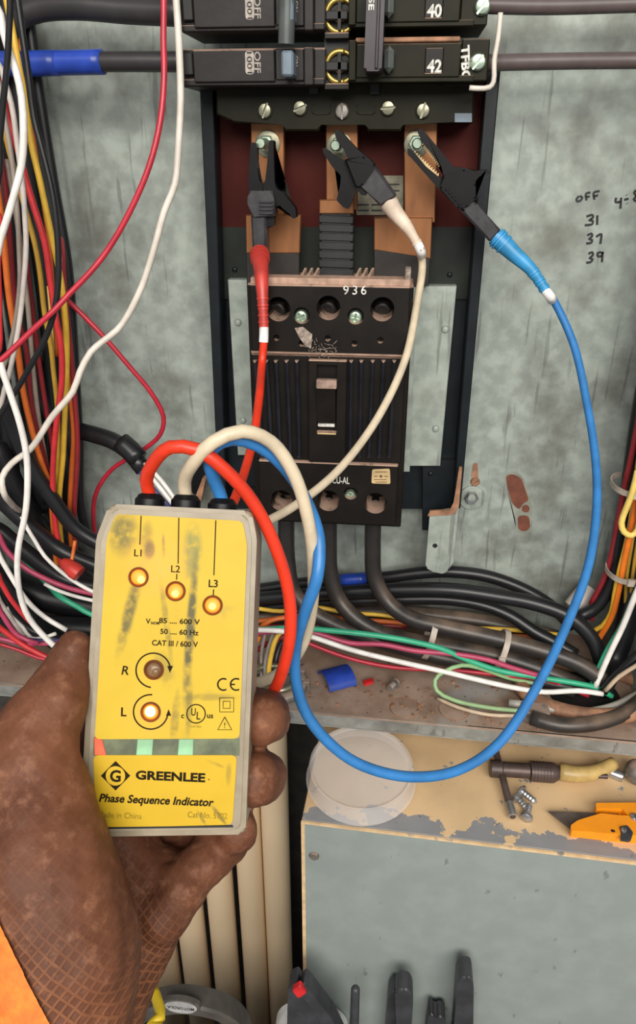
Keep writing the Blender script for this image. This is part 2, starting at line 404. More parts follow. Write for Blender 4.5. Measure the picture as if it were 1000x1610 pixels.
# room shell
bm = NB(); add_box(bm, -1.2, 1.2, -1.4, 0.76, ZF-0.02, ZF); o = obj('floor', bm, M['concrete']); o['kind'] = 'structure'
bm = NB(); add_box(bm, -1.2, 1.2, 0.70, 0.76, ZF, 1.6); o = obj('wall_back', bm, M['darkwall']); o['kind'] = 'structure'
bm = NB(); add_box(bm, -0.6, 0.9, -0.10, 0.405, ZF, 0.0); o = obj('trim_1', bm, M['concrete']); o['kind'] = 'structure'   # raised pad below the frame
# enclosure
xl, xr = at(-70, 500, YB).x, at(1062, 500, YB).x
ztop = at(500, -420, YB).z
enc = thing('panel_enclosure', 'mottled galvanised steel electrical enclosure with marker notes and a dusty floor', 'enclosure', ((xl+xr)/2, YB, ZS))
back = obj('back_sheet', add_box(NB(), xl, xr, YB, YB+0.0015, ZS-0.002, ztop), M['galv'], enc)
f0, f1 = atz(450, 1116, ZS), atz(1000, 1167, ZS); fd = (f1-f0)/(f1.x-f0.x)
fl = lambda x: f0+fd*(x-f0.x)
A, B = fl(xl), fl(xr)
side_y = 0.5
obj('side_sheet', add_box(NB(), xr, xr+0.0015, B.y, YB, ZS-0.002, ztop), M['galv'], enc)
obj('side_sheet', add_box(NB(), xl-0.0015, xl, A.y, YB, ZS-0.002, ztop), M['galv'], enc)
flo = obj('bottom_sheet', add_prism(NB(), [A, B, Vector((xr, YB, ZS)), Vector((xl, YB, ZS))], (0, 0, -0.002)), M['shelf'], enc)
lipz = 0.0165
dn = Vector((0, 0.004, -lipz))
obj('front_lip', add_prism(NB(), [A, B, B+dn, A+dn], (0, 0.0015, 0), 0.0004), M['lip'], enc)
obj('lip_return', add_prism(NB(), [A+dn, B+dn, B+dn+Vector((0, 0.02, 0)), A+dn+Vector((0, 0.02, 0))], (0, 0, -0.0012)), M['lip'], enc)
for px, py in ((637, 1113), (714, 1116)):        # knock-outs pressed in the floor
    c = atz(px, py, ZS); r = 24*pxm(c); ring = [c+Vector((math.cos(a)*r, math.sin(a)*r, 0.0002)) for a in [i*2*math.pi/28 for i in range(29)]]
    k = obj('knockout', LA(c, (0, 0, 1), [(0, r*0.97), (0.0004, r*0.95), (0.0004, 0)], 28), M['shelf'], enc, 'auto')
    obj('knockout_rim', add_tube(NB(), ring, 0.0004, 5), M['rustsurf'], k)
# handwriting on the back sheet
def strokes(name, lists, w, parent, Y=YB, mat='ink'):
    bm = NB()
    for L in lists:
        pts = spline([at(x, y, Y) for x, y in L], 0.0012)
        add_ribbon(bm, pts, w*pxm(pts[0]), (0, -1, 0), 0.00025)
    return obj(name, bm, M[mat], parent)
def zl(pts, ox, oy, s): return [(ox+x/s, oy+y/s) for x, y in pts]
Z5 = lambda *p: zl(p, 740, 260, 3.846)
strokes('marker_writing', [Z5((655, 185), (640, 205), (645, 218), (665, 212), (675, 195), (660, 185)), Z5((700, 212), (698, 170), (725, 165)), Z5((698, 192), (720, 188)),
                           Z5((748, 208), (745, 165), (780, 155)), Z5((747, 188), (770, 180))], 3.4, back)
strokes('marker_writing', [Z5((700, 310), (735, 300), (740, 315), (715, 333), (738, 335), (735, 355), (690, 362)), Z5((766, 302), (764, 360))], 3.6, back)
strokes('marker_writing', [Z5((705, 425), (730, 412), (735, 428), (715, 445), (735, 452), (728, 468), (698, 472)), Z5((758, 432), (790, 415), (788, 445), (784, 475))], 3.6, back)
strokes('marker_writing', [Z5((712, 535), (735, 525), (738, 545), (718, 560), (738, 568), (725, 585), (698, 588)), Z5((790, 525), (768, 530), (770, 550), (795, 545), (797, 522), (794, 585))], 3.6, back)
strokes('marker_writing', [Z5((880, 195), (876, 222), (905, 220)), Z5((910, 195), (905, 262)), Z5((928, 208), (955, 202)), Z5((942, 178), (944, 181)), Z5((945, 228), (947, 231)),
                           Z5((1000, 150), (988, 165), (1002, 185), (986, 205), (1000, 215), (1012, 200), (1002, 185), (1014, 165), (1000, 150))], 3.6, back)
# rust-red flaked patch
rp = obj('flaked_patch_rim', pprism(round_poly([(792, 747), (805, 740), (822, 748), (834, 785), (838, 800), (836, 838), (812, 838), (810, 815), (800, 785)], 8), YB-0.0003, YB), M['rustedge'], back)
obj('flaked_patch', pprism(round_poly([(795, 748), (806, 745), (820, 752), (832, 787), (822, 792), (817, 802), (806, 793), (798, 768)], 6), YB-0.0006, YB), M['rust'], back)
obj('flaked_patch', pprism(round_poly([(814, 812), (822, 810), (832, 812), (834, 830), (826, 836), (815, 833)], 5), YB-0.0006, YB), M['rust'], back)
obj('flaked_patch', pprism(round_poly([(821, 796), (827, 793), (833, 797), (832, 805), (825, 806), (820, 803)], 5), YB-0.0006, YB), M['rust'], back)
# side walls of the frame seen past the enclosure on the left, under the wires
c = atz(20, 1125, ZS-0.03)

# =================================================================== PANEL INTERIOR
def screw(name, p, n, r, mat, parent, slot=0.0, cross=False, h=0.002, label=None):
    """round screw head with real slots"""
    p, n = Vector(p), Vector(n).normalized()
    bm = LA(p, n, [(0, r), (h*0.5, r), (h, r*0.80), (h*1.12, r*0.45), (h*1.16, 0)], 20)
    u, v, _ = basis(n); cs = []
    for a in ([slot, slot+math.pi/2] if cross else [slot]):
        d = u*math.cos(a)+v*math.sin(a); e = n.cross(d); L = r*(0.62 if cross else 1.2); w = r*0.15; t = NB()
        P = [p+n*h*0.45+d*sx*L+e*sy*w for sx, sy in ((-1, -1), (1, -1), (1, 1), (-1, 1))]
        add_prism(t, P, n*h*2); cs.append(t)
    return obj(name, boolean_cut(bm, cs), mat, parent, 'auto', label)
def pscrew(px, py, Y, rpx, mat, parent, slot=0.0, cross=False, name='screw', h=None):
    p = at(px, py, Y); r = rpx*pxm(p); return screw(name, p, (0, -1, 0), r, mat, parent, slot, cross, h or r*0.5)

pan = thing('panel_interior', 'blue-black breaker mounting pan with red insulating board and copper bus bars', 'panel interior', at(540, 820, 0.612))
YP = 0.606
obj('back_pan', pprism([(312, 100), (788, 100), (722, 800), (664, 800), (400, 800), (352, 800)], YP, YB-0.001), M['navy_steel'], pan)
for poly in ([(312, 100), (334, 100), (356, 800), (344, 800)], [(766, 100), (788, 100), (724, 800), (712, 800)]):
    obj('side_rail', pprism(poly, YP-0.022, YP, 0.0008), M['navy_steel'], pan)
obj('foot_plate', pprism([(664, 725), (718, 725), (712, 834), (664, 834)], YP-0.008, YP, 0.0005), M['navy_steel'], pan)
obj('foot_plate', pprism([(352, 690), (402, 690), (402, 765), (356, 765)], YP-0.008, YP, 0.0005), M['navy_steel'], pan)
for px, py in ((677, 745), (676, 808), (369, 424), (707, 432)):
    obj('rivet', LA(at(px, py, YP-0.0082 if py > 700 else YP-0.004), (0, -1, 0), [(0, 0.0022), (0.0008, 0.0018), (0.001, 0)], 12), M['navy_steel'], pan, True)
obj('insulating_board', pprism([(330, 120), (770, 120), (752, 357), (342, 357)], YP-0.004, YP), M['redboard'], pan)
obj('lower_board', pprism([(342, 357), (752, 357), (738, 470), (348, 470)], YP-0.004, YP), M['greenboard'], pan)
# paper label on the board
lb = obj('paper_label', pprism([(560, 276), (634, 276), (634, 338), (560, 338)], YP-0.0045, YP-0.004), M['paper'], pan)
bm = NB()
for y, s in ((290, 'IN CASE'), (300, 'DANGER'), (322, 'AMPS MAX'), (331, 'TYPE')):
    for x0, x1 in ((563, 580), (584, 600), (605, 628)): add_ribbon(bm, [at(x0, y, YP-0.0045), at(x1, y, YP-0.0045)], 0.0011, (0, -1, 0), 0.0001)
obj('print', bm, M['ink'], lb)
# bus bars
YBUS = 0.585
def bus(upper, lower, dark=None):
    obj('bus_bar', pprism(upper, YBUS, YBUS+0.007, 0.0006), M['copper'], pan)
    if lower: obj('bus_strap', pprism(lower, YBUS-0.004, YBUS+0.003, 0.0006), M['copper'], pan)
    if dark: obj('bus_tail', pprism(dark, YBUS-0.0035, YBUS+0.003, 0.0005), M['darkcopper'], pan)
bus([(394, 190), (447, 190), (446, 345), (396, 345)], [(386, 338), (473, 338), (471, 398), (387, 398)], [(387, 397), (471, 397), (470, 450), (388, 450)])
bus([(512, 190), (563, 190), (562, 330), (513, 330)], None, None)
bus([(635, 190), (688, 190), (684, 350), (636, 350)], [(588, 342), (680, 342), (677, 407), (640, 400), (588, 393)], [(588, 391), (676, 400), (674, 450), (588, 450)])
wr = obj('wrapped_bus', pprism([(502, 318), (555, 318), (553, 440), (503, 440)], YBUS-0.009, YBUS+0.004, 0.0015), M['wrap'], pan)
for k, y in enumerate(range(338, 436, 14)):
    obj('tape_turn', pprism([(501, y), (556, y+2), (555, y+14), (502, y+12)], YBUS-0.010-0.0004*(k % 2), YBUS+0.002, 0.0005), M['wrap'], wr)
obj('bus_end', pprism([(502, 314), (556, 314), (556, 336), (502, 336)], YBUS-0.0108, YBUS-0.004, 0.0006), M['copper'], wr)
# terminal studs where the clips bite
for px, py in ((421, 226), (533, 229), (655, 226)):
    p = at(px, py, YBUS)
    w_ = obj('washer', LA(p, (0, -1, 0), [(0, 0.0088), (0.0014, 0.0088), (0.0016, 0.0082), (0.0016, 0.003)], 24), M['steelscrew'], pan, 'auto')
    obj('stud', LA(p, (0, -1, 0), [(0, 0.0035), (0.030, 0.0035), (0.031, 0.0028), (0.031, 0)], 14), M['greenzinc'], w_, 'auto')
    obj('nut', LA(p+Vector((0, -0.0016, 0)), (0, -1, 0), [(0, 0.0058), (0.005, 0.0058), (0.0056, 0.005), (0.0056, 0)], 6), M['greenzinc'], w_)
# header strip
YH = 0.566
hd = obj('bus_header', pprism([(340, 132), (745, 132), (745, 193), (690, 193), (632, 193), (630, 206), (578, 206), (576, 193), (503, 193), (500, 206), (448, 206), (445, 193), (368, 193), (340, 180)], YH, YP-0.004, 0.0012), M['olive'], pan)
for px, py, a, m in ((417, 174, 1.2, 'steelscrew'), (472, 170, 0.4, 'steelscrew'), (538, 175, 1.57, 'dirtysteel'), (610, 170, 0.1, 'steelscrew'), (665, 174, 1.3, 'steelscrew')):
    pscrew(px, py, YH-0.0002, 11.5, M[m], hd, a, h=0.0028)
for x in (492, 562):
    obj('raised_rib', pprism(round_poly([(x-2, 163), (x+28, 163), (x+28, 180), (x-2, 180)], 6), YH-0.0008, YH, 0.0004), M['olive'], hd)
obj('blue_tag', pprism([(715, 178), (742, 178), (742, 192), (715, 192)], YH-0.0005, YH), M['bluegrey'], hd)
for poly in ([(486, 132), (500, 132), (500, 148), (486, 148)], [(582, 132), (596, 132), (596, 148), (582, 148)]):
    obj('clip_slot', pprism(poly, YH-0.004, YH), M['dark'], hd)
# galvanised mounting brackets either side of the main breaker
for poly, riv in (([(358, 440), (400, 440), (404, 716), (374, 716)], [(374, 507), (382, 661)]), ([(640, 450), (718, 450), (692, 733), (628, 733)], [(700, 518), (685, 674)])):
    br = obj('mounting_bracket', pprism(poly, YP-0.014, YP-0.004, 0.0006), M['bracket'], pan)
    for px, py in riv: obj('rivet', LA(at(px, py, YP-0.014), (0, -1, 0), [(0, 0.0030), (0.0010, 0.0026), (0.0015, 0.0012), (0.0016, 0)], 14), M['bracket'], br, True)
obj('bracket_step', pprism([(636, 450), (656, 450), (644, 742), (622, 742)], YP-0.022, YP-0.006, 0.0005), M['bracket'], pan)
# z-shaped foot bracket, bolt and washer
fb = thing('foot_bracket', 'short galvanised hook bracket hanging below the mounting pan, rusty upper edge', 'bracket', at(690, 900, YP-0.012))
obj('plate', pprism(round_poly([(676, 806), (716, 800), (706, 893), (700, 903), (675, 898), (669, 890)], 5), YP-0.030, YP-0.027, 0.0007), M['bracket'], fb)
obj('flange', pprism([(716, 800), (722, 797), (713, 885), (706, 895)], YP-0.029, YP-0.004, 0.0004), M['bracket'], fb)
obj('rusty_edge', pprism([(672, 812), (676, 804), (708, 802), (714, 790), (722, 735), (727, 735), (722, 795), (716, 808), (706, 810)], YP-0.0315, YP-0.029, 0.0004), M['rustsurf'], fb)
obj('hole', LA(at(684, 858, YP-0.0302), (0, -1, 0), [(0, 0.0022), (0.0003, 0.0020), (0.0003, 0)], 12), M['dark'], fb)  # dark disc paints the shade inside the hole
bt = thing('mounting_bolt', 'hex bolt on a broad grey washer fixed to the back sheet', 'bolt', at(742, 782, YB))
obj('washer', LA(at(742, 782, YB), (0, -1, 0), [(0, 0.0118), (0.0018, 0.0115), (0.002, 0.011), (0.002, 0)], 28), M['bracket'], bt, 'auto')
obj('hex_head', LA(at(741, 781, YB-0.002), (0, -1, 0), [(0, 0.0062), (0.004, 0.0062), (0.005, 0.0052), (0.005, 0)], 6), M['brightsteel'], bt)
obj('bolt_end', LA(at(741, 781, YB-0.007), (0, -1, 0), [(0, 0.0034), (0.003, 0.0032), (0.0034, 0.002), (0.0034, 0)], 14), M['bracket'], bt, 'auto')
ks = thing('keyhole_screw', 'rust-streaked slotted screw above the broad washer', 'screw', at(747, 757, YB))
screw('head', at(747, 757, YB), (0, -1, 0), 0.0042, M['rustsurf'], ks, 0.6)
obj('rust_streak', pprism(round_poly([(744, 728), (751, 728), (752, 752), (741, 752)], 3), YB-0.0005, YB), M['rustsurf'], ks)

# =================================================================== MAIN BREAKER
YM = 0.532
mb = thing('main_breaker', 'large dusty black three-pole moulded-case main breaker with central toggle', 'circuit breaker', at(515, 822, 0.58))
cuts = []
def hole(px, py, rpx, depth, Y=YM):
    p = at(px, py, Y-0.002); return LA(p, (0, 1, 0), [(0, rpx*pxm(p)), (depth+0.002, rpx*pxm(p))], 28)
tops = [(437, 487), (516, 485), (601, 487)]; bots = [(442, 789), (516, 789), (590, 793)]
scr = [(474, 497, 12), (559, 498, 12)]; scb = [(551, 777, 10)]
tiny = [(434, 532), (474, 541), (515, 533), (557, 541), (598, 536)]
body = NB(); add_box(body, *[v for v in (zrect(396, 448, 640, 824, YM+0.012)[0], zrect(396, 448, 640, 824, YM+0.012)[1])], YM+0.012, YP-0.004, at(515, 824, YM+0.012).z, at(515, 448, YM+0.012).z, 0.001)
obj('case', boolean_cut(body, [hole(x, y, 19, 0.032) for x, y in tops+bots]), M['black'], mb)
bm = PB(394, 449, 643, 556, YM, YM+0.012, 0.0008)
cut = [hole(x, y, 19, 0.03) for x, y in tops]+[hole(x, y, r+1, 0.008) for x, y, r in scr]+[hole(x, y, 5, 0.006) for x, y in tiny]
up_ = obj('terminal_cover', boolean_cut(bm, cut), M['black'], mb)
bm = PB(408, 728, 624, 822, YM, YM+0.012, 0.0008)
lo_ = obj('terminal_cover', boolean_cut(bm, [hole(x, y, 18, 0.03) for x, y in bots]+[hole(x, y, r+1, 0.008) for x, y, r in scb]), M['black'], mb)
for (x, y, r), par in [(s, up_) for s in scr]+[(s, lo_) for s in scb]:
    pscrew(x, y, YM+0.007, r-1, M['greenzinc'], par, 0.5+x*0.01, cross=True, h=0.0035)
for x, y in tops+bots:                            # lugs inside the wells
    p = at(x, y, YM+0.030)
    lg = obj('terminal_lug', LA(p, (0, -1, 0), [(0, 0.0070), (0.006, 0.0070), (0.0068, 0.0060), (0.0068, 0.0036), (0.004, 0.0034), (0.004, 0)], 22), M['lugsteel'] if y < 600 else M['darkcopper'], mb, 'auto')
mid = obj('ribbed_cover', PB(398, 559, 634, 725, YM+0.003, YM+0.012, 0.0008), M['black'], mb)
for x, xb in ((400, 412), (418, 427), (433, 440), (450, 456), (466, 470), (552, 550), (568, 565), (586, 580), (603, 596), (620, 612)):
    obj('rib', pprism([(x-3, 568), (x+3, 568), (xb+3, 721), (xb-3, 721)], YM-0.0015, YM+0.004, 0.0012), M['ribplastic'], mid)
hs = boolean_cut(PB(485, 567, 544, 727, YM-0.002, YM+0.006, 0.0006), [PB(497, 576, 529, 683, YM-0.006, YM+0.02)])
obj('toggle_frame', hs, M['black'], mb)
obj('slot_floor', PB(496, 575, 530, 684, YM+0.0045, YM+0.0058), M['dark'], mb)
x0, x1, z0, z1 = zrect(498, 598, 528, 664, YM)
t = NB(); add_prism(t, [Vector((x0, YM+0.006, z0)), Vector((x0, YM-0.001, z0)), Vector((x0, YM-0.006, z1-0.004)), Vector((x0, YM-0.006, z1)), Vector((x0, YM+0.006, z1))], (x1-x0, 0, 0), 0.0006)
tg = obj('toggle', t, M['black'], mb)
obj('toggle_cap', PB(497, 598, 529, 612, YM-0.0085, YM-0.003, 0.0006), pmat('dusty_pink_toggle', (0.30, 0.20, 0.16), 0.7, var=0.35, vs=200), tg)
obj('white_mark', PB(500, 667, 526, 671, YM-0.0006, YM+0.006), M['whitepaint'], mb)
obj('dusty_ledge', PB(499, 681, 528, 683, YM-0.0026, YM+0.004), M['sticker'], mb)
obj('top_ledge', PB(394, 438, 645, 449, YM+0.002, YM+0.018, 0.0006), pmat('dust_coated_ledge', (0.42, 0.27, 0.20), 0.8, var=0.25, vs=150), mb)
obj('ledge_end', PB(637, 423, 646, 440, YM+0.004, YM+0.016, 0.0004), M['cobweb'], mb)
for x in (470, 480, 490, 556, 566, 576):
    a, b = at(x, 438, YM+0.008), at(x+9, 421, YM+0.030)
    obj('barrier_fin', add_prism(NB(), [a, b, b+Vector((0.0016, 0, 0)), a+Vector((0.0016, 0, 0))], (0, 0, -0.004)), pmat('dusty_fin', (0.40, 0.27, 0.20), 0.8), mb)
obj('seam', PB(395, 555, 640, 558, YM-0.0003, YM+0.01), pmat('dusty_seam', (0.30, 0.19, 0.14), 0.8), mb)
for s, px, py, wpx, hpx in (('936', 558, 456, 38, 14),):
    p = at(px, py, YM); u = pxm(p)
    bm = NB()
    for k, ch in enumerate(s): text_bm(bm, ch, at(px-14+14*k, py, YM), (1, 0, 0), (0, 0, 1), (0, -1, 0), height=hpx*u, bold=0.006)
    obj('white_numerals', bm, M['whitepaint'], up_)
p = at(536, 755, YM); bm = NB(); text_bm(bm, 'CU-AL', p, (1, 0, 0), (0, 0, 1), (0, -1, 0), width=27*pxm(p), height=12*pxm(p), bold=0.01); obj('lettering', bm, M['whitepaint'], lo_)
st = obj('square_sticker', pprism(round_poly([(585, 738), (613, 737), (614, 761), (584, 760)], 3), YM-0.0003, YM), M['sticker'], mb)
bm = NB()
for y, xs in ((742, (590, 608)), (749, (588, 594)), (749, (604, 610)), (754, (588, 608)), (758, (590, 608))):
    add_ribbon(bm, [at(xs[0], y, YM-0.0003), at(xs[1], y, YM-0.0003)], 0.0007, (0, -1, 0), 0.0001)
add_lathe(bm, at(599, 749, YM-0.0003), (0, -1, 0), [(0, 0.0012), (0.0002, 0.0012), (0.0002, 0)], 10); obj('print', bm, M['sticker_ink'], st)
# dust and cobweb clumps
cw = thing('cobweb', 'grey dusty cobweb clump stuck across the small holes of the main breaker', 'cobweb', at(500, 545, YM))
bm = NB()
obj('dead_leaf_scrap', pprism([(463, 516), (476, 514), (491, 526), (489, 549), (480, 544), (470, 530)], YM-0.0015, YM-0.0007, 0.0002), M['cobweb'], cw)
for k in range(46):
    x, y = random.uniform(482, 536), random.gauss(548, 7)
    a = random.uniform(0, 6.28); L = random.uniform(3, 9)
    add_tube(bm, [at(x, y, YM-0.0006), at(x+math.cos(a)*L*.5, y+math.sin(a)*L*.4, YM-0.0018), at(x+math.cos(a)*L, y+math.sin(a)*L, YM-0.0006)], 0.00022, 4)
o = obj('dust_threads', bm, M['cobweb'], cw); o['kind'] = 'stuff'

# =================================================================== BRANCH BREAKERS
YF = 0.540
def breaker_left(y0, lab, grp):
    t = thing('branch_breaker', lab, 'circuit breaker', at(395, y0+60, YF+0.03), grp)
    g = lambda *a, **k: PB(a[0], y0+a[1], a[2], y0+a[3], a[4], a[5], bev=k.get('bev', 0.0006))
    obj('case', g(284, 2, 512, 62, YF+0.006, YP-0.004), M['brown_black'], t)
    obj('face', g(304, 4, 432, 55, YF, YF+0.008), M['brown_black'], t)
    obj('shoulder', g(420, 6, 432, 50, YF+0.001, YF+0.012), M['brown_black'], t)
    obj('wire_notch', g(287, 8, 303, 44, YF+0.002, YF+0.008), M['dark'], t)
    obj('toggle_well', g(433, 2, 464, 52, YF+0.001, YF+0.007), M['dark'], t)
    tg = obj('toggle', g(442, 5, 461, 46, YF-0.016, YF+0.004, bev=0.0012), M['bluegrey'], t)
    obj('on_panel', g(463, 2, 478, 53, YF, YF+0.008), M['brown_black'], t)
    obj('end_flange', g(478, 0, 493, 60, YF-0.002, YF+0.008), M['brown_black'], t)
    obj('rear_flange', g(494, 2, 512, 58, YF+0.003, YF+0.008), M['brown_black'], t)
    obj('lower_rail', g(284, 50, 510, 60, YF+0.002, YF+0.012, bev=0.0004), M['brown_black'], t)
    fc = [c for c in t.children if c.name.startswith('face')][0]
    u = pxm(at(400, y0+25, YF))
    bm = NB(); text_bm(bm, 'OFF', at(405, y0+24, YF), (0, 0, -1), (1, 0, 0), (0, -1, 0), width=29*u, height=10*u, bold=0.012); obj('lettering', bm, M['pinkprint'], fc)
    bm = NB(); text_bm(bm, 'ON', at(466, y0+22, YF), (0, 0, -1), (1, 0, 0), (0, -1, 0), width=14*u, height=5*u, bold=0.01); obj('lettering', bm, M['pinkprint'], fc)
    pl = obj('pill_mark', pprism(round_poly([(385, y0+6), (399, y0+6), (400, y0+43), (386, y0+43)], 6), YF-0.0003, YF), M['pinkprint'], fc)
    bm = NB(); text_bm(bm, '1001', at(392.5, y0+24.5, YF-0.0003), (0, 0, -1), (1, 0, 0), (0, -1, 0), width=29*u, height=8*u, bold=0.004); obj('pill_lettering', bm, M['brown_black'], fc)
    return t
breaker_left(74, 'brown-black branch breaker with blue-grey toggle and OFF marking, lower of the pair', 'breakers facing breakers 40 and 42')
breaker_left(-12, 'brown-black branch breaker with OFF marking, directly above the one with blue-grey toggle', 'breakers facing breakers 40 and 42')
def breaker_right(y0, lab, num, grp):
    t = thing('branch_breaker', lab, 'circuit breaker', at(650, y0+60, YF+0.03), grp)
    g = lambda *a, **k: PB(a[0], y0+a[1], a[2], y0+a[3], a[4], a[5], bev=k.get('bev', 0.0006))
    obj('case', g(548, 0, 768, 62, YF+0.006, YP-0.004), M['olive'], t)
    fc = obj('face', g(560, 1, 724, 55, YF, YF+0.008), M['olive'], t)
    obj('dusty_ledge', g(559, -9, 724, -1, YF+0.004, YF+0.014), M['rustsurf'], t)
    obj('toggle', g(604, 3, 619, 48, YF-0.010, YF+0.004, bev=0.003), M['toggle'], t)
    obj('end_flange', g(548, -4, 560, 60, YF-0.001, YF+0.008), M['olive'], t)
    tb = obj('terminal_block', g(725, -6, 768, 60, YF+0.003, YF+0.010), M['olive'], t)
    obj('lower_rail', g(548, 52, 745, 62, YF+0.001, YF+0.012, bev=0.0004), M['olive'], t)
    pscrew(751+(-0.08*(y0-67)), y0+31, YF+0.003, 12.5, M['greenzinc'], tb, 0.9, h=0.004)
    nb = obj('number_window', g(668, 7, 697, 49, YF-0.0004, YF), M['black'], fc)
    u = pxm(at(685, y0+36, YF)); bm = NB()
    text_bm(bm, num, at(683, y0+37, YF-0.0004), (1, 0, 0), (0, 0, 1), (0, -1, 0), width=23*u, height=18*u, bold=0.03); obj('white_number', bm, M['whitepaint'], fc)
    return t, tb
t42, tb = breaker_right(67, 'olive-black branch breaker numbered 42 with white-lettered terminal strip', '42', 'numbered breakers')
u = pxm(at(732, 98, YF)); bm = NB(); text_bm(bm, 'TFBC', at(732, 99, YF+0.003), (0.12, 0, -0.99), (0.99, 0, 0.12), (0, -1, 0), width=48*u, height=14*u, bold=0.04); obj('white_lettering', bm, M['whitepaint'], tb)
breaker_right(-20, 'olive-black branch breaker numbered 40, stacked directly above the white-lettered one', '40', 'numbered breakers')
# central stab gutter with brass
gt = thing('bus_stab_block', 'black centre gutter holding curved brass stabs between the breaker rows', 'bus stab', at(530, 135, YF+0.03))
obj('gutter', PB(510, -20, 549, 136, YF+0.010, YP-0.004), M['dark'], gt)
for cy in (25, 105):
    c = at(534, cy, YF+0.009); ar = [c+Vector((math.cos(a), 0, math.sin(a)))*0.0085 for a in [math.radians(d) for d in range(70, 291, 10)]]
    ar2 = [c+Vector((-math.cos(a)*0.0085+0.001, 0, math.sin(a)*0.0085)) for a in [math.radians(d) for d in range(100, 261, 10)]]
    obj('brass_stab', add_tube(NB(), ar, 0.0018, 8), M['brass'], gt, True)
    obj('brass_stab', add_tube(NB(), ar2, 0.0014, 8), M['brass'], gt, True)
    obj('stab_cover', PB(512, cy-9, 547, cy+6, YF+0.003, YF+0.012, bev=0.0006), M['dark'], gt)
    obj('stab_screw', LA(c, (0, -1, 0), [(0, 0.004), (0.002, 0.0036), (0.0024, 0)], 14), M['copper'], gt, True)
    obj('divider', PB(531, cy-22, 536, cy+22, YF+0.003, YF+0.010), M['dark'], gt)
    obj('bridge', PB(510, cy+26, 549, cy+36, YF+0.004, YF+0.012, bev=0.0005), M['black'], gt)
# handle ties
ht = thing('handle_tie', 'ribbed purple-black handle tie bar with small white letters, across breakers 40 and 42', 'handle tie', at(585, 115, YF-0.01))
obj('bar', pprism(round_poly([(577, -20), (606, -20), (600, 112), (572, 112)], 5), YF-0.020, YF-0.001, 0.0015), M['purple'], ht)
obj('ridge', pprism([(594, -20), (599, -20), (594, 108), (589, 108)], YF-0.0215, YF-0.018, 0.0005), M['purple'], ht)
bm = NB(); u = pxm(at(583, 8, YF-0.02)); text_bm(bm, 'SE', at(584, 6, YF-0.020), (0, 0, -1), (1, 0, 0), (0, -1, 0), width=17*u, height=9*u, bold=0.02); obj('lettering', bm, M['whitepaint'], ht)
h2 = thing('handle_tie', 'long grey-green rounded handle reaching down to the blue-grey toggle', 'handle tie', at(450, 72, YF-0.01))
a, b = at(452, -20, YF-0.012), at(450, 70, YF-0.012)
obj('bar', add_tube(NB(), spline([a, (a+b)/2, b], 0.004), 0.0050, 14), M['toggle'], h2, 'auto')
# pale retaining clip at the right end of the breakers
rc = obj('retaining_clip', add_tube(NB(), spline([at(x, y, YF+0.004) for x, y in ((787, 20), (783, 60), (777, 95), (776, 128), (770, 137), (752, 139), (738, 138))], 0.003), 0.0016, 8), M['w_cream'], None, True)
tag(rc, 'thin pale bent wire clip at the outer end of breaker 42', 'clip')

# =================================================================== WIRES
def wire(name, label, mat, pts, w=8, r=None, mode='Y', cat='wire', group=None, seg=9, step=0.006, parent=None, Y=None):
    P = []
    for p in pts:
        if mode == 'Y': P.append(at(p[0], p[1], p[2] if len(p) > 2 else Y))
        elif mode == 'd': P.append(atd(*p))
        elif mode == 'Z': P.append(atz(p[0], p[1], ZS+p[2]))
    if r is None: r = 0.5*w*sum(pxm(p) for p in P)/len(P)
    if mode == 'Y': P = [at(q[0], q[1], YB-r-0.001) if (p.y+r > YB-0.0005 and parent is None) else p for p, q in zip(P, pts)]
    if mode == 'Y':                      # cables rest on the enclosure floor, never in it
        P = [atz(q[0], q[1], ZS+r+0.0006) if (p.z < ZS+r and q[1] > 880 and p.y < YB) else p for p, q in zip(P, pts)]
    if mode == 'Y':                      # what leaves the picture goes on to the enclosure wall or up the harness
        for e in (0, -1):
            q, p = pts[e], P[e]; ex = None
            if q[1] < -4: ex = [p+Vector((0, 0.0, 0.07)), p+Vector((0, 0.0, 0.15))]
            elif q[0] > 1003 and name == 'feeder_cable': ex = [Vector((xr-0.002, p.y, p.z))]
            elif q[0] > 1003 and q[1] < 900: ex = [p+Vector((0.0, 0.0, 0.10)), p+Vector((0.0, 0.0, 0.22))]
            elif q[0] < -4: ex = [Vector((p.x*0.5+xl*0.5, p.y, p.z-0.012)), Vector((xl+r+0.001, p.y, p.z-0.03))] if (p.x-xl > r+0.010 and p.z-0.03 > ZS+r) else None
            if ex: P = (list(reversed(ex))+P) if e == 0 else (P+ex)
    o = obj(name, add_tube(NB(), spline(P, step), r, seg), M[mat], parent, True)
    if parent is None: tag(o, label, cat, group)
    return o
def yv(pts, y0, y1):      # spread Y from y0 to y1 along a pixel list
    n = len(pts)-1
    return [(x, y, y0+(y1-y0)*i/n) for i, (x, y) in enumerate(pts)]
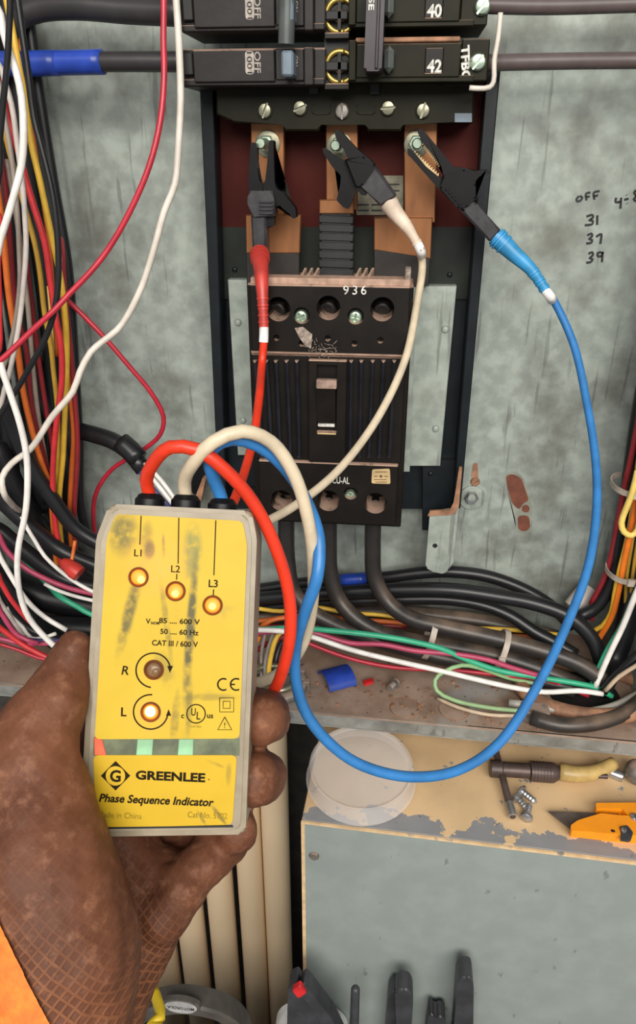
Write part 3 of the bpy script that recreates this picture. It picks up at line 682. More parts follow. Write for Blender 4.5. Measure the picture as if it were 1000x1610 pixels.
# --- feeders to the branch breakers
wire('feeder_cable', 'thick black feeder cable running to the upper branch breaker above the blue-taped one', 'w_grey', [(8, 60, .57), (28, 28, .575), (60, 14, .575), (120, 10, .572), (200, 16, .57), (290, 20, .565)], 38, cat='cable', seg=14)
bc = thing('feeder_cable', 'thick black feeder cable wrapped with blue tape beside the white wire', 'cable', at(100, 97, .57))
wire('jacket', '', 'w_grey', yv([(-20, 103), (60, 99), (170, 97), (292, 97)], .572, .565), 29, seg=14, parent=bc)
wire('blue_tape', '', 'bluetape', yv([(20, 101), (90, 99), (162, 97.5)], .5718, .568), 35, seg=16, parent=bc)
wire('blue_tape', '', 'bluetape', yv([(-20, 103), (40, 100.5), (92, 99)], .5718, .5700), 36, seg=16, parent=bc)
wire('feeder_cable', 'grey-brown cable leaving breaker 40 towards the side wall', 'w_brown', yv([(752, 8), (860, 10), (1010, 6)], .568, .575), 24, cat='cable', seg=14)
wire('feeder_cable', 'grey-brown printed cable leaving the slotted screw of breaker 42', 'w_brown', yv([(762, 99), (800, 98), (900, 96), (1010, 95)], .560, .575), 24, cat='cable', seg=14)
# --- left harness
LW = [
 ('wire', 'slim black wire hanging in front of the white arc wire, top of the harness', 'w_black', [(15, -12), (14, 50), (11, 102), (5, 160), (0, 215), (-10, 300)], .470, .475, 10),
 ('wire', 'black ribbed wire crossing the harness and curling away beneath the crimson wire', 'w_black', [(26, -12), (36, 60), (44, 115), (53, 184), (66, 235), (83, 307), (91, 380), (91, 450), (84, 495), (70, 535), (50, 572), (28, 610), (8, 640), (-12, 665)], .500, .490, 10),
 ('wire', 'thick clean white wire arcing over the black wires at the head of the harness', 'w_white', [(-8, 5), (4, 45), (14, 80), (26, 115), (34, 153), (37, 204), (34, 258), (18, 320), (0, 378), (-12, 415)], .482, .465, 12),
 ('wire', 'yellow wire running the whole length of the harness, brightest of them', 'w_yellow', [(8, -15), (18, 40), (30, 105), (39, 154), (49, 225), (61, 277), (72, 328), (84, 385), (97, 448), (104, 516), (105, 584), (102, 652), (99, 720), (93, 788), (96, 850), (105, 910)], .560, .550, 9.5),
 ('wire', 'dark red wire along the outer edge of the harness', 'w_darkred', [(26, -15), (36, 30), (45, 70), (59, 133), (72, 215), (80, 266), (90, 328), (99, 380), (102, 465), (104, 540), (110, 620), (116, 700)], .596, .575, 8),
 ('wire', 'thin gold wire emerging beside the dark red wire above the blue tape', 'w_gold', [(28, -20), (38, 20), (43, 43), (52, 84), (62, 140), (80, 230), (95, 330)], .604, .604, 5.5),
 ('wire', 'bright red wire weaving behind the yellow wire', 'w_red', [(-8, 120), (12, 185), (28, 235), (39, 277), (53, 324), (70, 380), (80, 448), (86, 492), (96, 545), (97, 601), (89, 662), (84, 720), (83, 771), (88, 830), (100, 900)], .538, .540, 10),
 ('wire', 'off-white printed wire swinging left through the harness', 'w_whiteprint', [(-6, 95), (8, 130), (18, 164), (27, 225), (36, 297), (39, 340), (41, 385), (37, 448), (29, 516), (17, 577), (7, 612), (-6, 650)], .515, .505, 8.5),
 ('wire', 'greyish white wire next to the printed one', 'w_taupe', [(-8, 120), (8, 190), (20, 260), (27, 330), (30, 390), (31, 448), (21, 523), (8, 570), (-8, 600)], .528, .520, 8),
 ('wire', 'gold wire inside the harness left of the bright red one', 'w_gold', [(-8, 170), (15, 240), (40, 330), (54, 380), (63, 431), (70, 492), (80, 545), (84, 584), (90, 640), (91, 720), (87, 790), (86, 850), (95, 910)], .556, .560, 8),
 ('wire', 'brownish orange wire on the inner side of the harness', 'w_orange', [(-20, 200), (-4, 300), (5, 370), (14, 465), (27, 543), (37, 618), (51, 679), (65, 727), (78, 765), (84, 830), (90, 900)], .550, .548, 10),
 ('wire', 'deep red wire between orange and taupe wires of the harness', 'w_darkred', [(-20, 150), (2, 250), (12, 330), (17, 390), (25, 482), (41, 550), (51, 645), (68, 713), (80, 770), (90, 850)], .562, .562, 8),
 ('wire', 'taupe wire dropping steeply through the harness', 'w_taupe', [(10, 250), (26, 340), (36, 420), (44, 482), (51, 570), (59, 645), (71, 720), (78, 760), (85, 810), (92, 870)], .566, .566, 8),
 ('wire', 'orange wire along the outer edge of the lower harness', 'w_orange', [(90, 380), (98, 460), (104, 540), (107, 591), (113, 640), (116, 686), (113, 737), (110, 800), (113, 870), (120, 930)], .580, .562, 8.5),
 ('wire', 'red wire alongside the outer orange wire', 'w_darkred', [(96, 400), (104, 480), (112, 560), (118, 635), (122, 686), (121, 737), (117, 800), (119, 870), (124, 930)], .560, .562, 8),
 ('wire', 'red wire edging the frame, low in the harness', 'w_red', [(-6, 330), (-2, 420), (0, 500), (-6, 560)], .50, .50, 7),
 ('wire', 'dark red wire deep in the middle of the harness', 'w_darkred', [(40, 400), (50, 480), (60, 560), (72, 640), (82, 700), (90, 770), (98, 860)], .575, .575, 8),
 ('wire', 'thin orange wire between the yellow and gold wires', 'w_orange', [(30, 60), (45, 170), (58, 250), (68, 320), (80, 400), (84, 470), (90, 560)], .572, .572, 6),
 ('wire', 'light orange wire low between the yellow wires', 'w_brightyellow', [(76, 450), (82, 530), (86, 600), (92, 670), (95, 740), (91, 800), (98, 880)], .563, .563, 5)]
for n, l, m, p, y0, y1, w in LW: wire(n, l, m, yv(p, y0, y1), w, group='left wiring harness')
for l, p, y, w in (('fat black cable behind the coloured wires, edge of the harness', [(40, -10), (60, 140), (84, 290), (106, 420), (116, 560), (124, 700), (126, 790), (140, 850)], .585, 16),
                   ('added black filler cable deep inside the harness', [(10, -20), (24, 80), (44, 260), (70, 420), (88, 600), (96, 800)], .594, 36),
                   ('added black filler cable behind the orange wire of the harness', [(-20, -20), (-10, 60), (5, 260), (25, 460), (50, 640), (60, 800)], .596, 42),
                   ('added black filler cable next to the taupe wire low in the harness', [(30, 480), (60, 600), (98, 700), (108, 800)], .590, 30),
                   ('added black filler cable at the left fringe of the harness', [(-20, 330), (-12, 500), (10, 660), (20, 800)], .580, 30)):
    wire('power_cable', l, 'w_black', [(x, yy, y) for x, yy in p], w, cat='cable', group='left wiring harness', seg=12)  # the wide ones are black fillers added to darken the background
wire('wire', 'crimson wire sweeping from the top breaker down across the harness', 'w_crimson', yv([(257, -15), (257, 60), (258, 120), (252, 190), (235, 260), (203, 335), (168, 395), (140, 430), (108, 463), (85, 488), (50, 520), (20, 549), (-15, 577)], .535, .475), 9.5)
wire('wire', 'long white wire sweeping from the breaker edge across to the harness with kinks', 'w_cream', yv([(276, -15), (281, 60), (284, 153), (281, 221), (275, 289), (258, 333), (243, 388), (224, 448), (200, 497), (184, 519), (160, 538), (143, 553), (126, 584), (115, 615), (82, 655), (48, 706), (18, 729), (3, 751), (5, 772)], .540, .470)+[(18, 792, .490), (40, 808, .560)], 10.5)
wire('wire', 'thin dark magenta wire bowing out over the back sheet towards the taped cable', 'w_crimson', yv([(100, 468), (109, 475), (160, 526), (204, 577), (238, 618), (257, 655), (252, 683), (221, 710), (177, 737), (153, 771), (147, 800), (150, 850)], .570, .600), 7.5)
wire('wire', 'white wire falling in a long S past the dark cables to the glove', 'w_white', yv([(0, 570), (6, 590), (18, 625), (32, 669), (42, 720), (42, 788), (37, 822), (30, 853), (27, 893), (32, 937), (45, 971), (66, 997), (94, 1024)], .465, .455), 10)
wire('wire', 'slim white wire running down behind the thumb tip', 'w_white', yv([(-10, 858), (0, 876), (21, 912), (43, 945), (70, 970), (105, 991)], .480, .475), 8)
wire('wire', 'magenta wire passing behind the tester just under the wire connector', 'w_magenta', yv([(-10, 830), (8, 862), (33, 888), (61, 905), (104, 923), (148, 934), (250, 955)], .520, .515), 8.5)
wire('wire', 'white wire joining the magenta wire behind the tester', 'w_white', yv([(34, 812), (42, 829), (56, 852), (70, 874), (104, 905), (148, 931), (240, 960)], .515, .510), 6.5)
wire('wire', 'white wire under the magenta wire behind the tester', 'w_white', yv([(70, 918), (86, 926), (104, 933), (146, 944), (240, 958)], .525, .522), 6)
BK = [('black cable curving from the harness towards the back of the tester', [(-8, 600), (10, 645), (27, 686), (51, 737), (85, 788), (122, 834), (170, 862)], .530, .545, 24),
      ('black cable dipping under the white S-shaped wire', [(-10, 775), (5, 790), (35, 818), (61, 839), (90, 862), (140, 885), (200, 905)], .525, .540, 24),
      ('black cable beneath the others, nearest the wire connector', [(-10, 830), (17, 850), (43, 870), (70, 891), (104, 912), (170, 925)], .535, .545, 26),
      ('black cable lowest of the curving black cables', [(-10, 900), (20, 935), (50, 975), (90, 1005), (150, 1015)], .560, .560, 34),
      ('black cable beside the wall behind the white S-shaped wire', [(-10, 700), (20, 760), (50, 815), (80, 860), (120, 890)], .570, .575, 34)]
BK += [('black cable filling the space behind the wire connector', [(-10, 905), (60, 935), (150, 955), (260, 965)], .592, .592, 46),
       ('black cable on the enclosure floor behind the bunched wires', [(-10, 975), (70, 985), (150, 990), (260, 990)], .580, .580, 36),
       ('black cable against the back sheet above the wire connector', [(60, 800), (110, 870), (160, 915), (240, 935)], .600, .600, 34)]
for l, p, y0, y1, w in BK: wire('power_cable', l, 'w_black', yv(p, y0, y1), w, cat='cable', group='black cables below the harness', seg=12)
LB = [('red wire slanting down towards the glove, above the magenta pair', 'w_red', [(-8, 895), (0, 912), (17, 942), (40, 970), (60, 990)], 8),
      ('magenta wire bending into the bundle by the glove', 'w_magenta', [(-8, 945), (0, 960), (28, 999), (60, 1012)], 8),
      ('bright red wire lowest in the bundle by the glove', 'w_red', [(-10, 980), (0, 987), (35, 1013), (78, 1035), (110, 1045)], 9),
      ('magenta wire lying level in the bundle by the glove', 'w_magenta', [(-10, 1003), (35, 1012), (73, 1012), (110, 1012)], 7),
      ('navy wire lying level in the bundle by the glove', 'w_navy', [(20, 1003), (45, 1006), (70, 1008), (110, 1006)], 7),
      ('thin white wire slanting above the red wire by the glove', 'w_whiteprint', [(-8, 930), (0, 945), (21, 977), (40, 1004)], 7),
      ('thin white wire turning level beside the navy wire', 'w_white', [(10, 955), (17, 968), (35, 985), (49, 1003), (66, 1003), (88, 996)], 6),
      ('black wire slanting through the bundle by the glove', 'w_black', [(-8, 915), (10, 950), (40, 985), (70, 1000), (100, 1008)], 12),
      ('red wire half hidden below the magenta wire by the glove', 'w_crimson', [(-8, 1010), (30, 1022), (60, 1034), (100, 1042)], 6)]
for k, (l, m, p, w) in enumerate(LB): wire('wire', l, m, yv(p, .480+.004*k, .485+.004*k), w, group='wires bunched beside the glove')
wire('wire', 'green wire running from behind the tester along the enclosure floor', 'w_green', [(40, 880, .590), (62, 905, .575), (78, 922, .545)]+yv([(97, 940), (122, 954), (144, 966), (250, 985), (400, 990), (465, 987), (516, 991), (584, 998), (640, 1007), (694, 1020), (734, 1037), (784, 1054), (842, 1064), (910, 1075), (939, 1082), (962, 1095)], .520, .520), 9)
# wire connector
p = at(100, 893, .50); d = (at(128, 880, .50)-at(96, 897, .50)).normalized()
wn = thing('wire_connector', 'red twist-on wire connector amid the black cables', 'wire connector', p)
obj('cap', LA(at(98, 882, .505), (at(128, 905, .50)-at(98, 882, .505)), [(0, 0.0030), (0.004, 0.0052), (0.013, 0.0070), (0.018, 0.0066), (0.0185, 0.004), (0.0185, 0)], 18), M['nut'], wn, 'auto')
wire('stub', '', 'w_orange', [(118, 850, .512), (115, 870, .51), (112, 885, .506)], 6, parent=wn)
# taped cable with white conductors
tc = thing('taped_cable', 'black taped cable with white and blue conductors fanning out behind the tester', 'cable', at(225, 740, .58))
wire('tape', '', 'w_black', [(128, 678, .585), (150, 684, .58), (175, 692, .575), (200, 708, .57), (226, 738, .565)], 27, seg=14, parent=tc)
wire('tape_end', '', 'w_black', [(190, 695, .568), (205, 708, .565), (218, 722, .562)], 33, seg=12, parent=tc)
for x, m in ((0, 'w_white'), (8, 'w_white'), (-9, 'w_navy')):
    wire('conductor', '', m, [(222+x*.6, 732-x*.3, .563), (238+x, 750-x*.4, .556), (256+x, 772-x*.4, .550), (276+x, 798, .545)], 7, parent=tc)
# small dark cable connector seen between the leads
kc = thing('cable_clamp', 'small black clamp with tan tab between the white and blue test leads', 'clamp', at(308, 790, .615))
obj('block', pprism(round_poly([(298, 735), (316, 722), (322, 750), (312, 780), (300, 775)], 4), .600, .619, 0.001), M['clipblack'], kc)
obj('tab', pprism([(308, 778), (318, 752), (323, 755), (316, 790), (308, 792)], .594, .602, 0.0004), M['rustsurf'], kc)
# --- load cables under the main breaker
wire('load_cable', 'thick black load cable from the main breaker pole beside the red lead', 'w_blackdusty', [(450, 806, .565), (450, 850, .566), (452, 885, .566), (460, 928, .562), (484, 958, .558), (530, 984, .555), (600, 1008, .55), (680, 1030, .545), (760, 1048, .54), (840, 1066, .535), (905, 1085, .53)], 26, cat='cable', seg=14)
wire('load_cable', 'thick black load cable from the middle pole, rusty dust along its bend', 'w_blackdusty', [(517, 806, .563), (517, 860, .565), (519, 900, .565), (533, 943, .562), (560, 973, .555), (601, 996, .55), (660, 1010, .545), (720, 1020, .545), (784, 1032, .54), (856, 1055, .535), (915, 1080, .53)], 26, cat='cable', seg=14)
wire('load_cable', 'thick black load cable from the pole below the square sticker', 'w_blackdusty', [(587, 808, .561), (586, 860, .563), (589, 908, .563), (611, 948, .558), (645, 972, .55), (690, 984, .545), (784, 1005, .54), (856, 1024, .535), (910, 1044, .53), (950, 1070, .525)], 26, cat='cable', seg=14)
wire('power_cable', 'black cable with faded blue tape arching behind the load cables', 'w_black', yv([(395, 928), (470, 918), (540, 912), (601, 908), (669, 900), (712, 899), (766, 906), (820, 925), (863, 950), (900, 985)], .605, .575), 19, cat='cable', seg=12)
o = wire('blue_tape_band', 'faded blue tape band on the cable behind the load cables', 'bluetape', yv([(534, 912.5), (556, 911), (577, 910)], .5945, .5935), 21, cat='tape')
wire('power_cable', 'glossy black cable arching behind the load cables and diving into the hub', 'w_black', yv([(395, 942), (480, 935), (560, 930), (640, 927), (712, 928), (784, 938), (838, 948), (892, 968), (928, 1000), (945, 1040), (950, 1075)], .590, .535), 23, cat='cable', seg=12)
wire('power_cable', 'black cable branching off under the arching one', 'w_black', yv([(395, 957), (480, 950), (560, 945), (700, 942), (762, 952), (802, 968), (838, 992), (872, 1010), (905, 1030)], .600, .550), 20, cat='cable', seg=12)
wire('power_cable', 'black cable lying lowest against the back sheet', 'w_blackdusty', yv([(395, 972), (480, 968), (560, 962), (700, 970), (800, 985), (880, 1005)], .604, .590), 26, cat='cable', seg=12)
for l, m, p, y, w in (('yellow wire lying on the lowest back cable', 'w_yellow', [(395, 955), (441, 961), (496, 955), (550, 964), (601, 967), (700, 985), (800, 990), (880, 998)], .578, 7),
                      ('orange wire below the yellow one behind the load cables', 'w_orange', [(395, 978), (492, 967), (550, 974), (618, 978), (720, 990), (800, 1000), (880, 1002)], .582, 8),
                      ('dark red wire under the orange one behind the load cables', 'w_darkred', [(395, 985), (480, 985), (560, 982), (640, 985)], .586, 8)):
    wire('wire', l, m, [(x, yy, y) for x, yy in p], w)
wire('wire', 'magenta wire lying between the green and white floor wires', 'w_magenta', yv([(395, 996), (440, 992), (489, 994), (550, 1011), (601, 1013), (652, 1023), (712, 1028), (766, 1037), (802, 1049), (850, 1063)], .520, .520), 8.5)
wire('wire', 'clean white wire lying along the enclosure floor below the magenta one', 'w_white', yv([(395, 990), (440, 992), (482, 999), (550, 1021), (618, 1038), (694, 1055), (748, 1068), (802, 1080), (856, 1088), (910, 1086), (948, 1091)], .512, .512), 8.5)
wire('wire', 'dark magenta wire half hidden below the white floor wire', 'w_crimson', yv([(440, 990), (492, 1014), (550, 1035), (618, 1049), (712, 1054), (784, 1061), (863, 1070), (925, 1094)], .530, .525), 7)
wire('wire', 'pale green ground wire looping back to the lug', 'w_palegreen', yv([(870, 1080), (800, 1066), (760, 1052), (726, 1046), (698, 1056), (684, 1069), (687, 1086), (712, 1100), (766, 1112), (822, 1118)], .530, .490), 7)
# --- right harness
RW = [('fat black cable strapped into the right-hand bundle', 'w_black', [(1006, 640), (994, 717), (986, 774), (972, 846), (966, 903), (949, 940), (931, 960), (905, 971)], .575, .570, 22, 'cable'),
      ('red wire on the outer side of the right-hand bundle', 'w_darkred', [(1012, 620), (992, 720), (980, 774), (971, 820), (960, 877), (949, 911), (929, 949)], .568, .572, 9, 'wire'),
      ('second red wire curling off the right-hand bundle', 'w_crimson', [(995, 720), (978, 800), (963, 870), (955, 915), (940, 945), (930, 975)], .585, .575, 7, 'wire'),
      ('orange wire curving down out of the right-hand bundle', 'w_brightorange', [(1012, 700), (998, 800), (990, 843), (980, 889), (972, 931), (962, 969), (938, 1010)], .552, .560, 10, 'wire'),
      ('yellow wire curving down beside the orange one', 'w_yellow', [(1008, 700), (990, 830), (972, 905), (966, 935), (961, 962), (948, 983), (929, 994)], .556, .562, 8, 'wire'),
      ('pale yellow wire with a hairpin loop under the upper tie', 'w_brightyellow', [(1003, 740), (993, 778), (983, 803), (977, 822), (981, 836), (993, 842), (1003, 832), (1006, 790)], .540, .545, 10, 'wire'),
      ('gold wire straight down between the black cables of the right bundle', 'w_gold', [(1016, 680), (1004, 780), (994, 850), (985, 910), (983, 960)], .560, .562, 6, 'wire'),
      ('brass yellow wire at the edge of the right bundle', 'w_gold', [(1018, 720), (1006, 830), (998, 880), (990, 940), (982, 990)], .562, .562, 6, 'wire'),
      ('added black filler cable plunging beside the white wire into the hub', 'w_black', [(1010, 820), (998, 900), (985, 980), (965, 1040), (945, 1085)], .580, .545, 34, 'cable'),  # black fill added to darken the space behind the bundle
      ('green wire plunging into the hub beside the white wire', 'w_green', [(1015, 900), (996, 940), (976, 986), (954, 1023), (929, 1078)], .545, .525, 8, 'wire'),
      ('white wire plunging into the hub beside the green wire', 'w_white', [(1010, 910), (998, 938), (980, 983), (957, 1031), (936, 1080)], .540, .520, 9.5, 'wire'),
      ('glossy black cable slanting into the hub', 'w_black', [(1015, 1020), (1000, 1033), (966, 1066), (948, 1088)], .520, .515, 15, 'cable'),
      ('tan wire slanting into the hub below the glossy black cable', 'w_tan', [(1012, 1038), (998, 1048), (974, 1063), (952, 1086)], .508, .510, 7, 'wire')]
for l, m, p, y0, y1, w, c in RW: wire('power_cable' if c == 'cable' else 'wire', l, m, yv(p, y0, y1), w, cat=c, group='right wiring bundle')
def tie(label, c, axis, rx, rd, w=0.0045, grp='nylon cable ties'):
    c = Vector(c); axis = Vector(axis).normalized(); u = axis.cross(Vector((0, 1, 0))).normalized(); v = axis.cross(u)
    bm = NB(); n = 28; rows = []
    for k in range(n):
        a = 2*math.pi*k/n; d = u*math.cos(a)*rx+v*math.sin(a)*rd; e = (u*math.cos(a)+v*math.sin(a))*0.0011
        rows.append([bm.verts.new(c+d+axis*s*w/2+e*q) for s, q in ((-1, 0), (1, 0), (1, 1), (-1, 1))])
    for k in range(n):
        A, B = rows[k], rows[(k+1) % n]
        for j in range(4): bm.faces.new((A[j], A[(j+1) % 4], B[(j+1) % 4], B[j]))
    t = thing('cable_tie', label, 'cable tie', c, grp)
    obj('strap', bm, M['ziptie'], t, 'auto')
    h = c-v*rd if (c-v*rd).y < c.y else c+v*rd
    obj('tie_head', add_box(NB(), h.x-0.003, h.x+0.003, h.y-0.003, h.y+0.001, h.z-0.003, h.z+0.003, 0.0006), M['ziptie'], t)
tie('pale nylon cable tie above the pale yellow hairpin loop', at(990, 762, .563), at(980, 800, .565)-at(995, 720, .565), 0.0130, 0.0200)
tie('pale nylon cable tie around the bundle where the orange wire leaves', at(982, 897, .563), at(970, 940, .565)-at(985, 850, .565), 0.0140, 0.0190)
tie('pale nylon cable tie round the load cables, nearer the load cable bends', at(675, 1003, .547), at(720, 1012, .547)-at(640, 992, .547), 0.0200, 0.0135, 0.0050)
tie('pale nylon cable tie round the load cables, nearer the conduit hub', at(786, 1022, .541), at(820, 1032, .541)-at(750, 1012, .541), 0.0190, 0.0135, 0.0050)
wp = obj('wrapped_cable_end', LA(at(930, 925, .60), at(898, 965, .59)-at(930, 925, .60), [(0, 0.010), (0.006, 0.011), (0.024, 0.011), (0.026, 0.008), (0.026, 0)], 16), M['w_whiteprint'], None, 'auto')
tag(wp, 'short printed white and black cable sleeve behind the blue lead', 'cable')

# =================================================================== ENCLOSURE FLOOR ITEMS
def flat_ring(c, rx, ry, tube, mat, name, parent, rot=0.0, a0=0, a1=360, seg=10, z=0.0):
    pts = []
    for d in range(a0, a1+1, 8):
        a = math.radians(d); q = Vector((math.cos(a)*rx, math.sin(a)*ry, z)); q.rotate(Matrix.Rotation(rot, 3, 'Z')); pts.append(Vector(c)+q)
    return obj(name, add_tube(NB(), pts, tube, seg), mat, parent, True)
c = atz(918, 1092, ZS); hub = thing('conduit_hub', 'rusty conduit hub that the black cables drop into, rim thick with grime', 'conduit hub', c)
flat_ring(c+Vector((0, 0, 0.006)), 0.054, 0.034, 0.0068, M['rustsurf'], 'rim', hub)
obj('throat_shade', LA(c+Vector((0, 0, 0.0006)), (0, 0, 1), [(0, 0.030), (0.0006, 0.029), (0.0006, 0)], 24), M['dark'], hub)  # dark disc paints the shade down the hub opening
wire('bare_cable', 'thick dirty grey armoured cable curving round the front of the hub', 'w_blackdusty', [(835, 1128, .008), (880, 1140, .008), (930, 1138, .008), (980, 1122, .008), (1010, 1100, .010)], 24, mode='Z', cat='cable', seg=12)
wire('bare_cable', 'dull steel cable lying between hub rim and armoured cable', 'w_steel', [(800, 1105, .006), (850, 1112, .007), (905, 1120, .007), (960, 1112, .007), (1010, 1088, .010)], 13, mode='Z', cat='cable', seg=10)
wire('bare_cable', 'thin dirty wire trailing from the lug to the pale green loop', 'w_tan', [(815, 1125, .004), (770, 1124, .004), (720, 1112, .004), (688, 1098, .004)], 6, mode='Z')
lug = thing('ground_lug', 'small grey ground lug with slotted screw on the enclosure floor', 'ground lug', atz(838, 1128, ZS))
lc = atz(838, 1130, ZS); bm = NB(); add_box(bm, lc.x-0.010, lc.x+0.012, lc.y-0.006, lc.y+0.008, ZS, ZS+0.011, 0.001)
obj('block', bm, M['dirtysteel'], lug)
screw('screw', lc+Vector((0.001, -0.006, 0.0055)), (0, -0.8, 0.6), 0.0045, M['steelscrew'], lug, 0.5)
# curved scrap of blue tubing
c = atz(530, 1070, ZS); sp_ = NB(); pts = []
ax = (atz(556, 1063, ZS)-atz(506, 1076, ZS)).normalized(); up3 = Vector((0, 0, 1)); sd = ax.cross(up3).normalized()
prof = [(math.cos(a), math.sin(a)) for a in [math.radians(d) for d in range(10, 171, 16)]]
for r in (0.0145, 0.0128):
    pts.append([[sp_.verts.new(c+ax*s+sd*x*r+up3*(z*r*0.72)) for x, z in prof] for s in (-0.013, 0.013)])
n = len(prof)
for r in range(2):
    for k in range(n-1): sp_.faces.new((pts[r][0][k], pts[r][0][k+1], pts[r][1][k+1], pts[r][1][k]))
for s in range(2):
    for k in range(n-1): sp_.faces.new((pts[0][s][k], pts[0][s][k+1], pts[1][s][k+1], pts[1][s][k]))
for k in (0, n-1): sp_.faces.new((pts[0][0][k], pts[0][1][k], pts[1][1][k], pts[1][0][k]))
o = obj('tape_scrap', sp_, M['bluetape'], None, 'auto'); tag(o, 'curled scrap of dark blue tape lying on the enclosure floor', 'scrap')
# loose machine screw
c = atz(612, 1082, ZS+0.004); d = (atz(625, 1072, ZS+0.004)-c).normalized()
ls = thing('loose_screw', 'short loose machine screw lying beside the blue tape scrap', 'screw', c)
obj('shank', LA(c, d, [(0, 0.0030)]+[(0.001*k+0.001, 0.0032 if k % 2 else 0.0026) for k in range(7)], 12), M['dirtysteel'], ls)
obj('head', LA(c+d*0.008, d, [(0, 0.0048), (0.002, 0.0048), (0.0035, 0.0030), (0.0038, 0)], 16), M['dirtysteel'], ls, 'auto')
rs = obj('red_scrap', add_prism(NB(), [atz(x, y, ZS) for x, y in round_poly([(570, 1074), (586, 1070), (588, 1075), (574, 1079)], 2)], (0, 0, 0.003), 0.0005), M['redtab'], None)
tag(rs, 'tiny red insulation scrap beside the loose machine screw', 'scrap')
bm = NB()
for k in range(120):
    px, py = random.uniform(465, 850), random.uniform(1070, 1150)
    p = atz(px, py, ZS)
    if p.y < fl(p.x).y+0.004: continue
    s = random.uniform(0.0004, 0.0013); add_box(bm, p.x-s, p.x+s, p.y-s, p.y+s, ZS, ZS+s*1.2)
o = obj('floor_grit', bm, M['tan'] if 'tan' in M else M['rustsurf'], None); o['kind'] = 'stuff'; tag(o, 'scattered grit and crumbs on the dusty enclosure floor', 'debris')
# conduit bushing with small wires (left of the white lead)
bs = thing('conduit_bushing', 'cast metal conduit bushing with notched rim behind the gloved fingertip', 'bushing', atz(432, 1080, ZS))
c = atz(430, 1082, ZS)
flat_ring(c, 0.026, 0.022, 0.0048, M['dirtysteel'], 'rim', bs, z=0.006)
flat_ring(c, 0.021, 0.017, 0.0030, M['steelscrew'], 'inner_ring', bs, z=0.011)
for k in range(10):
    a = 2*math.pi*k/10; q = c+Vector((math.cos(a)*0.029, math.sin(a)*0.025, 0.006))
    obj('notch_lug', add_box(NB(), q.x-0.003, q.x+0.003, q.y-0.003, q.y+0.003, ZS+0.001, ZS+0.011, 0.0008), M['dirtysteel'], bs)
for l, m, p, w in (('orange twisted wire arching above the bushing', 'w_orange', [(395, 1015, .535), (405, 992, .53), (425, 976, .53), (448, 971, .535), (480, 970, .54)], 8),
                   ('yellow wire bending down into the bushing', 'w_yellow', [(448, 990, .53), (436, 1000, .525), (428, 1022, .52), (423, 1050, .515), (422, 1075, .51)], 8),
                   ('grey stranded wire standing in the bushing', 'w_steel', [(432, 990, .535), (424, 1015, .53), (418, 1040, .525), (417, 1070, .52)], 7),
                   ('brown wire standing in the bushing beside the grey one', 'w_taupe', [(418, 992, .54), (412, 1020, .535), (411, 1045, .53), (411, 1070, .52)], 6),
                   ('dark red wire leaning behind the bushing', 'w_darkred', [(395, 1030, .54), (410, 1018, .54), (432, 1006, .54), (450, 1000, .54)], 8),
                   ('black wire bending into the bushing', 'w_black', [(455, 995, .545), (440, 1015, .54), (432, 1045, .53), (430, 1075, .52)], 9),
                   ('orange wire edge beside the tester, below the twisted one', 'w_brightorange', [(390, 1040, .53), (398, 1020, .53), (408, 1000, .535)], 7)):
    wire('wire', l, m, p, w, group='wires around the conduit bushing')
# =================================================================== BELOW THE ENCLOSURE
for k, (xt, w) in enumerate(((434, 43), (391, 42), (340, 45), (287, 46), (235, 46))):
    p = at(xt, 1330, 0.615); r = w*0.5*pxm(p)
    o = obj('conduit', LA((p.x, 0.615, ZF), (0, 0, 1), [(0, r), (ZS-0.003-ZF, r)], 24), M['conduit'], None, 'auto', base=(p.x, 0.615, ZF))
    tag(o, ['cream painted conduit pipe next to the dark gap beside the grey box', 'cream painted conduit pipe one in from the dark gap', 'cream painted conduit pipe under the gloved little finger', 'cream painted conduit pipe rising behind the glove edge'][k] if k < 4 else 'cream painted conduit pipe hidden largely behind the glove', 'conduit', 'row of cream conduits')
# painted wooden box
ZB = ZS-0.058
b0, b1 = atz(474, 1289, ZB), atz(1000, 1353, ZB); bd = (b1-b0)/(b1.x-b0.x)
b1 = b0+bd*(0.48); depth = Vector((-bd.y, 1, 0)).normalized()*0.165
PAINT, UNDER = (0.225, 0.235, 0.235), (0.72, 0.50, 0.28)
box = thing('storage_box', 'grey-green painted wooden box with flaking beige top under the enclosure', 'box', Vector(((b0.x+b1.x)/2, (b0.y+b1.y)/2, ZF)))
th = 0.012
dn_ = depth.normalized(); cs = [b0, b1, b1+depth, b0+depth]
cc = Vector(((min(p.x for p in cs)+max(p.x for p in cs))/2, (min(p.y for p in cs)+max(p.y for p in cs))/2, 0))
mt = chippaint('flaking_grey_paint_top', (0.25, 0.25, 0.26), UNDER, tuple(dn_), -dn_.dot(b0.xy.to_3d()-cc), 0.012, 0.095)
top = obj('top_board', add_prism(NB(), [b0, b1, b1+depth, b0+depth], (0, 0, -th), 0.0008), mt, box)
mf = chippaint('grey_green_paint_front', (0.265, 0.300, 0.284), UNDER, (0, 0, 1), 0.0, 9.0, 0.012)
z0 = Vector((0, 0, 0))
fp = [b0+Vector((0, 0, -0.0012)), b1+Vector((0, 0, -0.0012)), Vector((b1.x, b1.y, ZF)), Vector((b0.x, b0.y, ZF))]
off = depth.normalized()*0.002
fr_ = obj('front_panel', add_prism(NB(), [p-off for p in fp], depth.normalized()*0.010, 0.0006), mf, box)
sp0 = b0+Vector((0, 0, -th))
obj('side_panel', add_prism(NB(), [sp0+off*4, sp0+depth, Vector((sp0.x+depth.x, sp0.y+depth.y, ZF)), Vector((sp0.x, sp0.y, ZF))+off*4], (0.010, 0, 0)), mf, box)
p = atz(494, 1345, ZB-0.03); nrm = -depth.normalized()
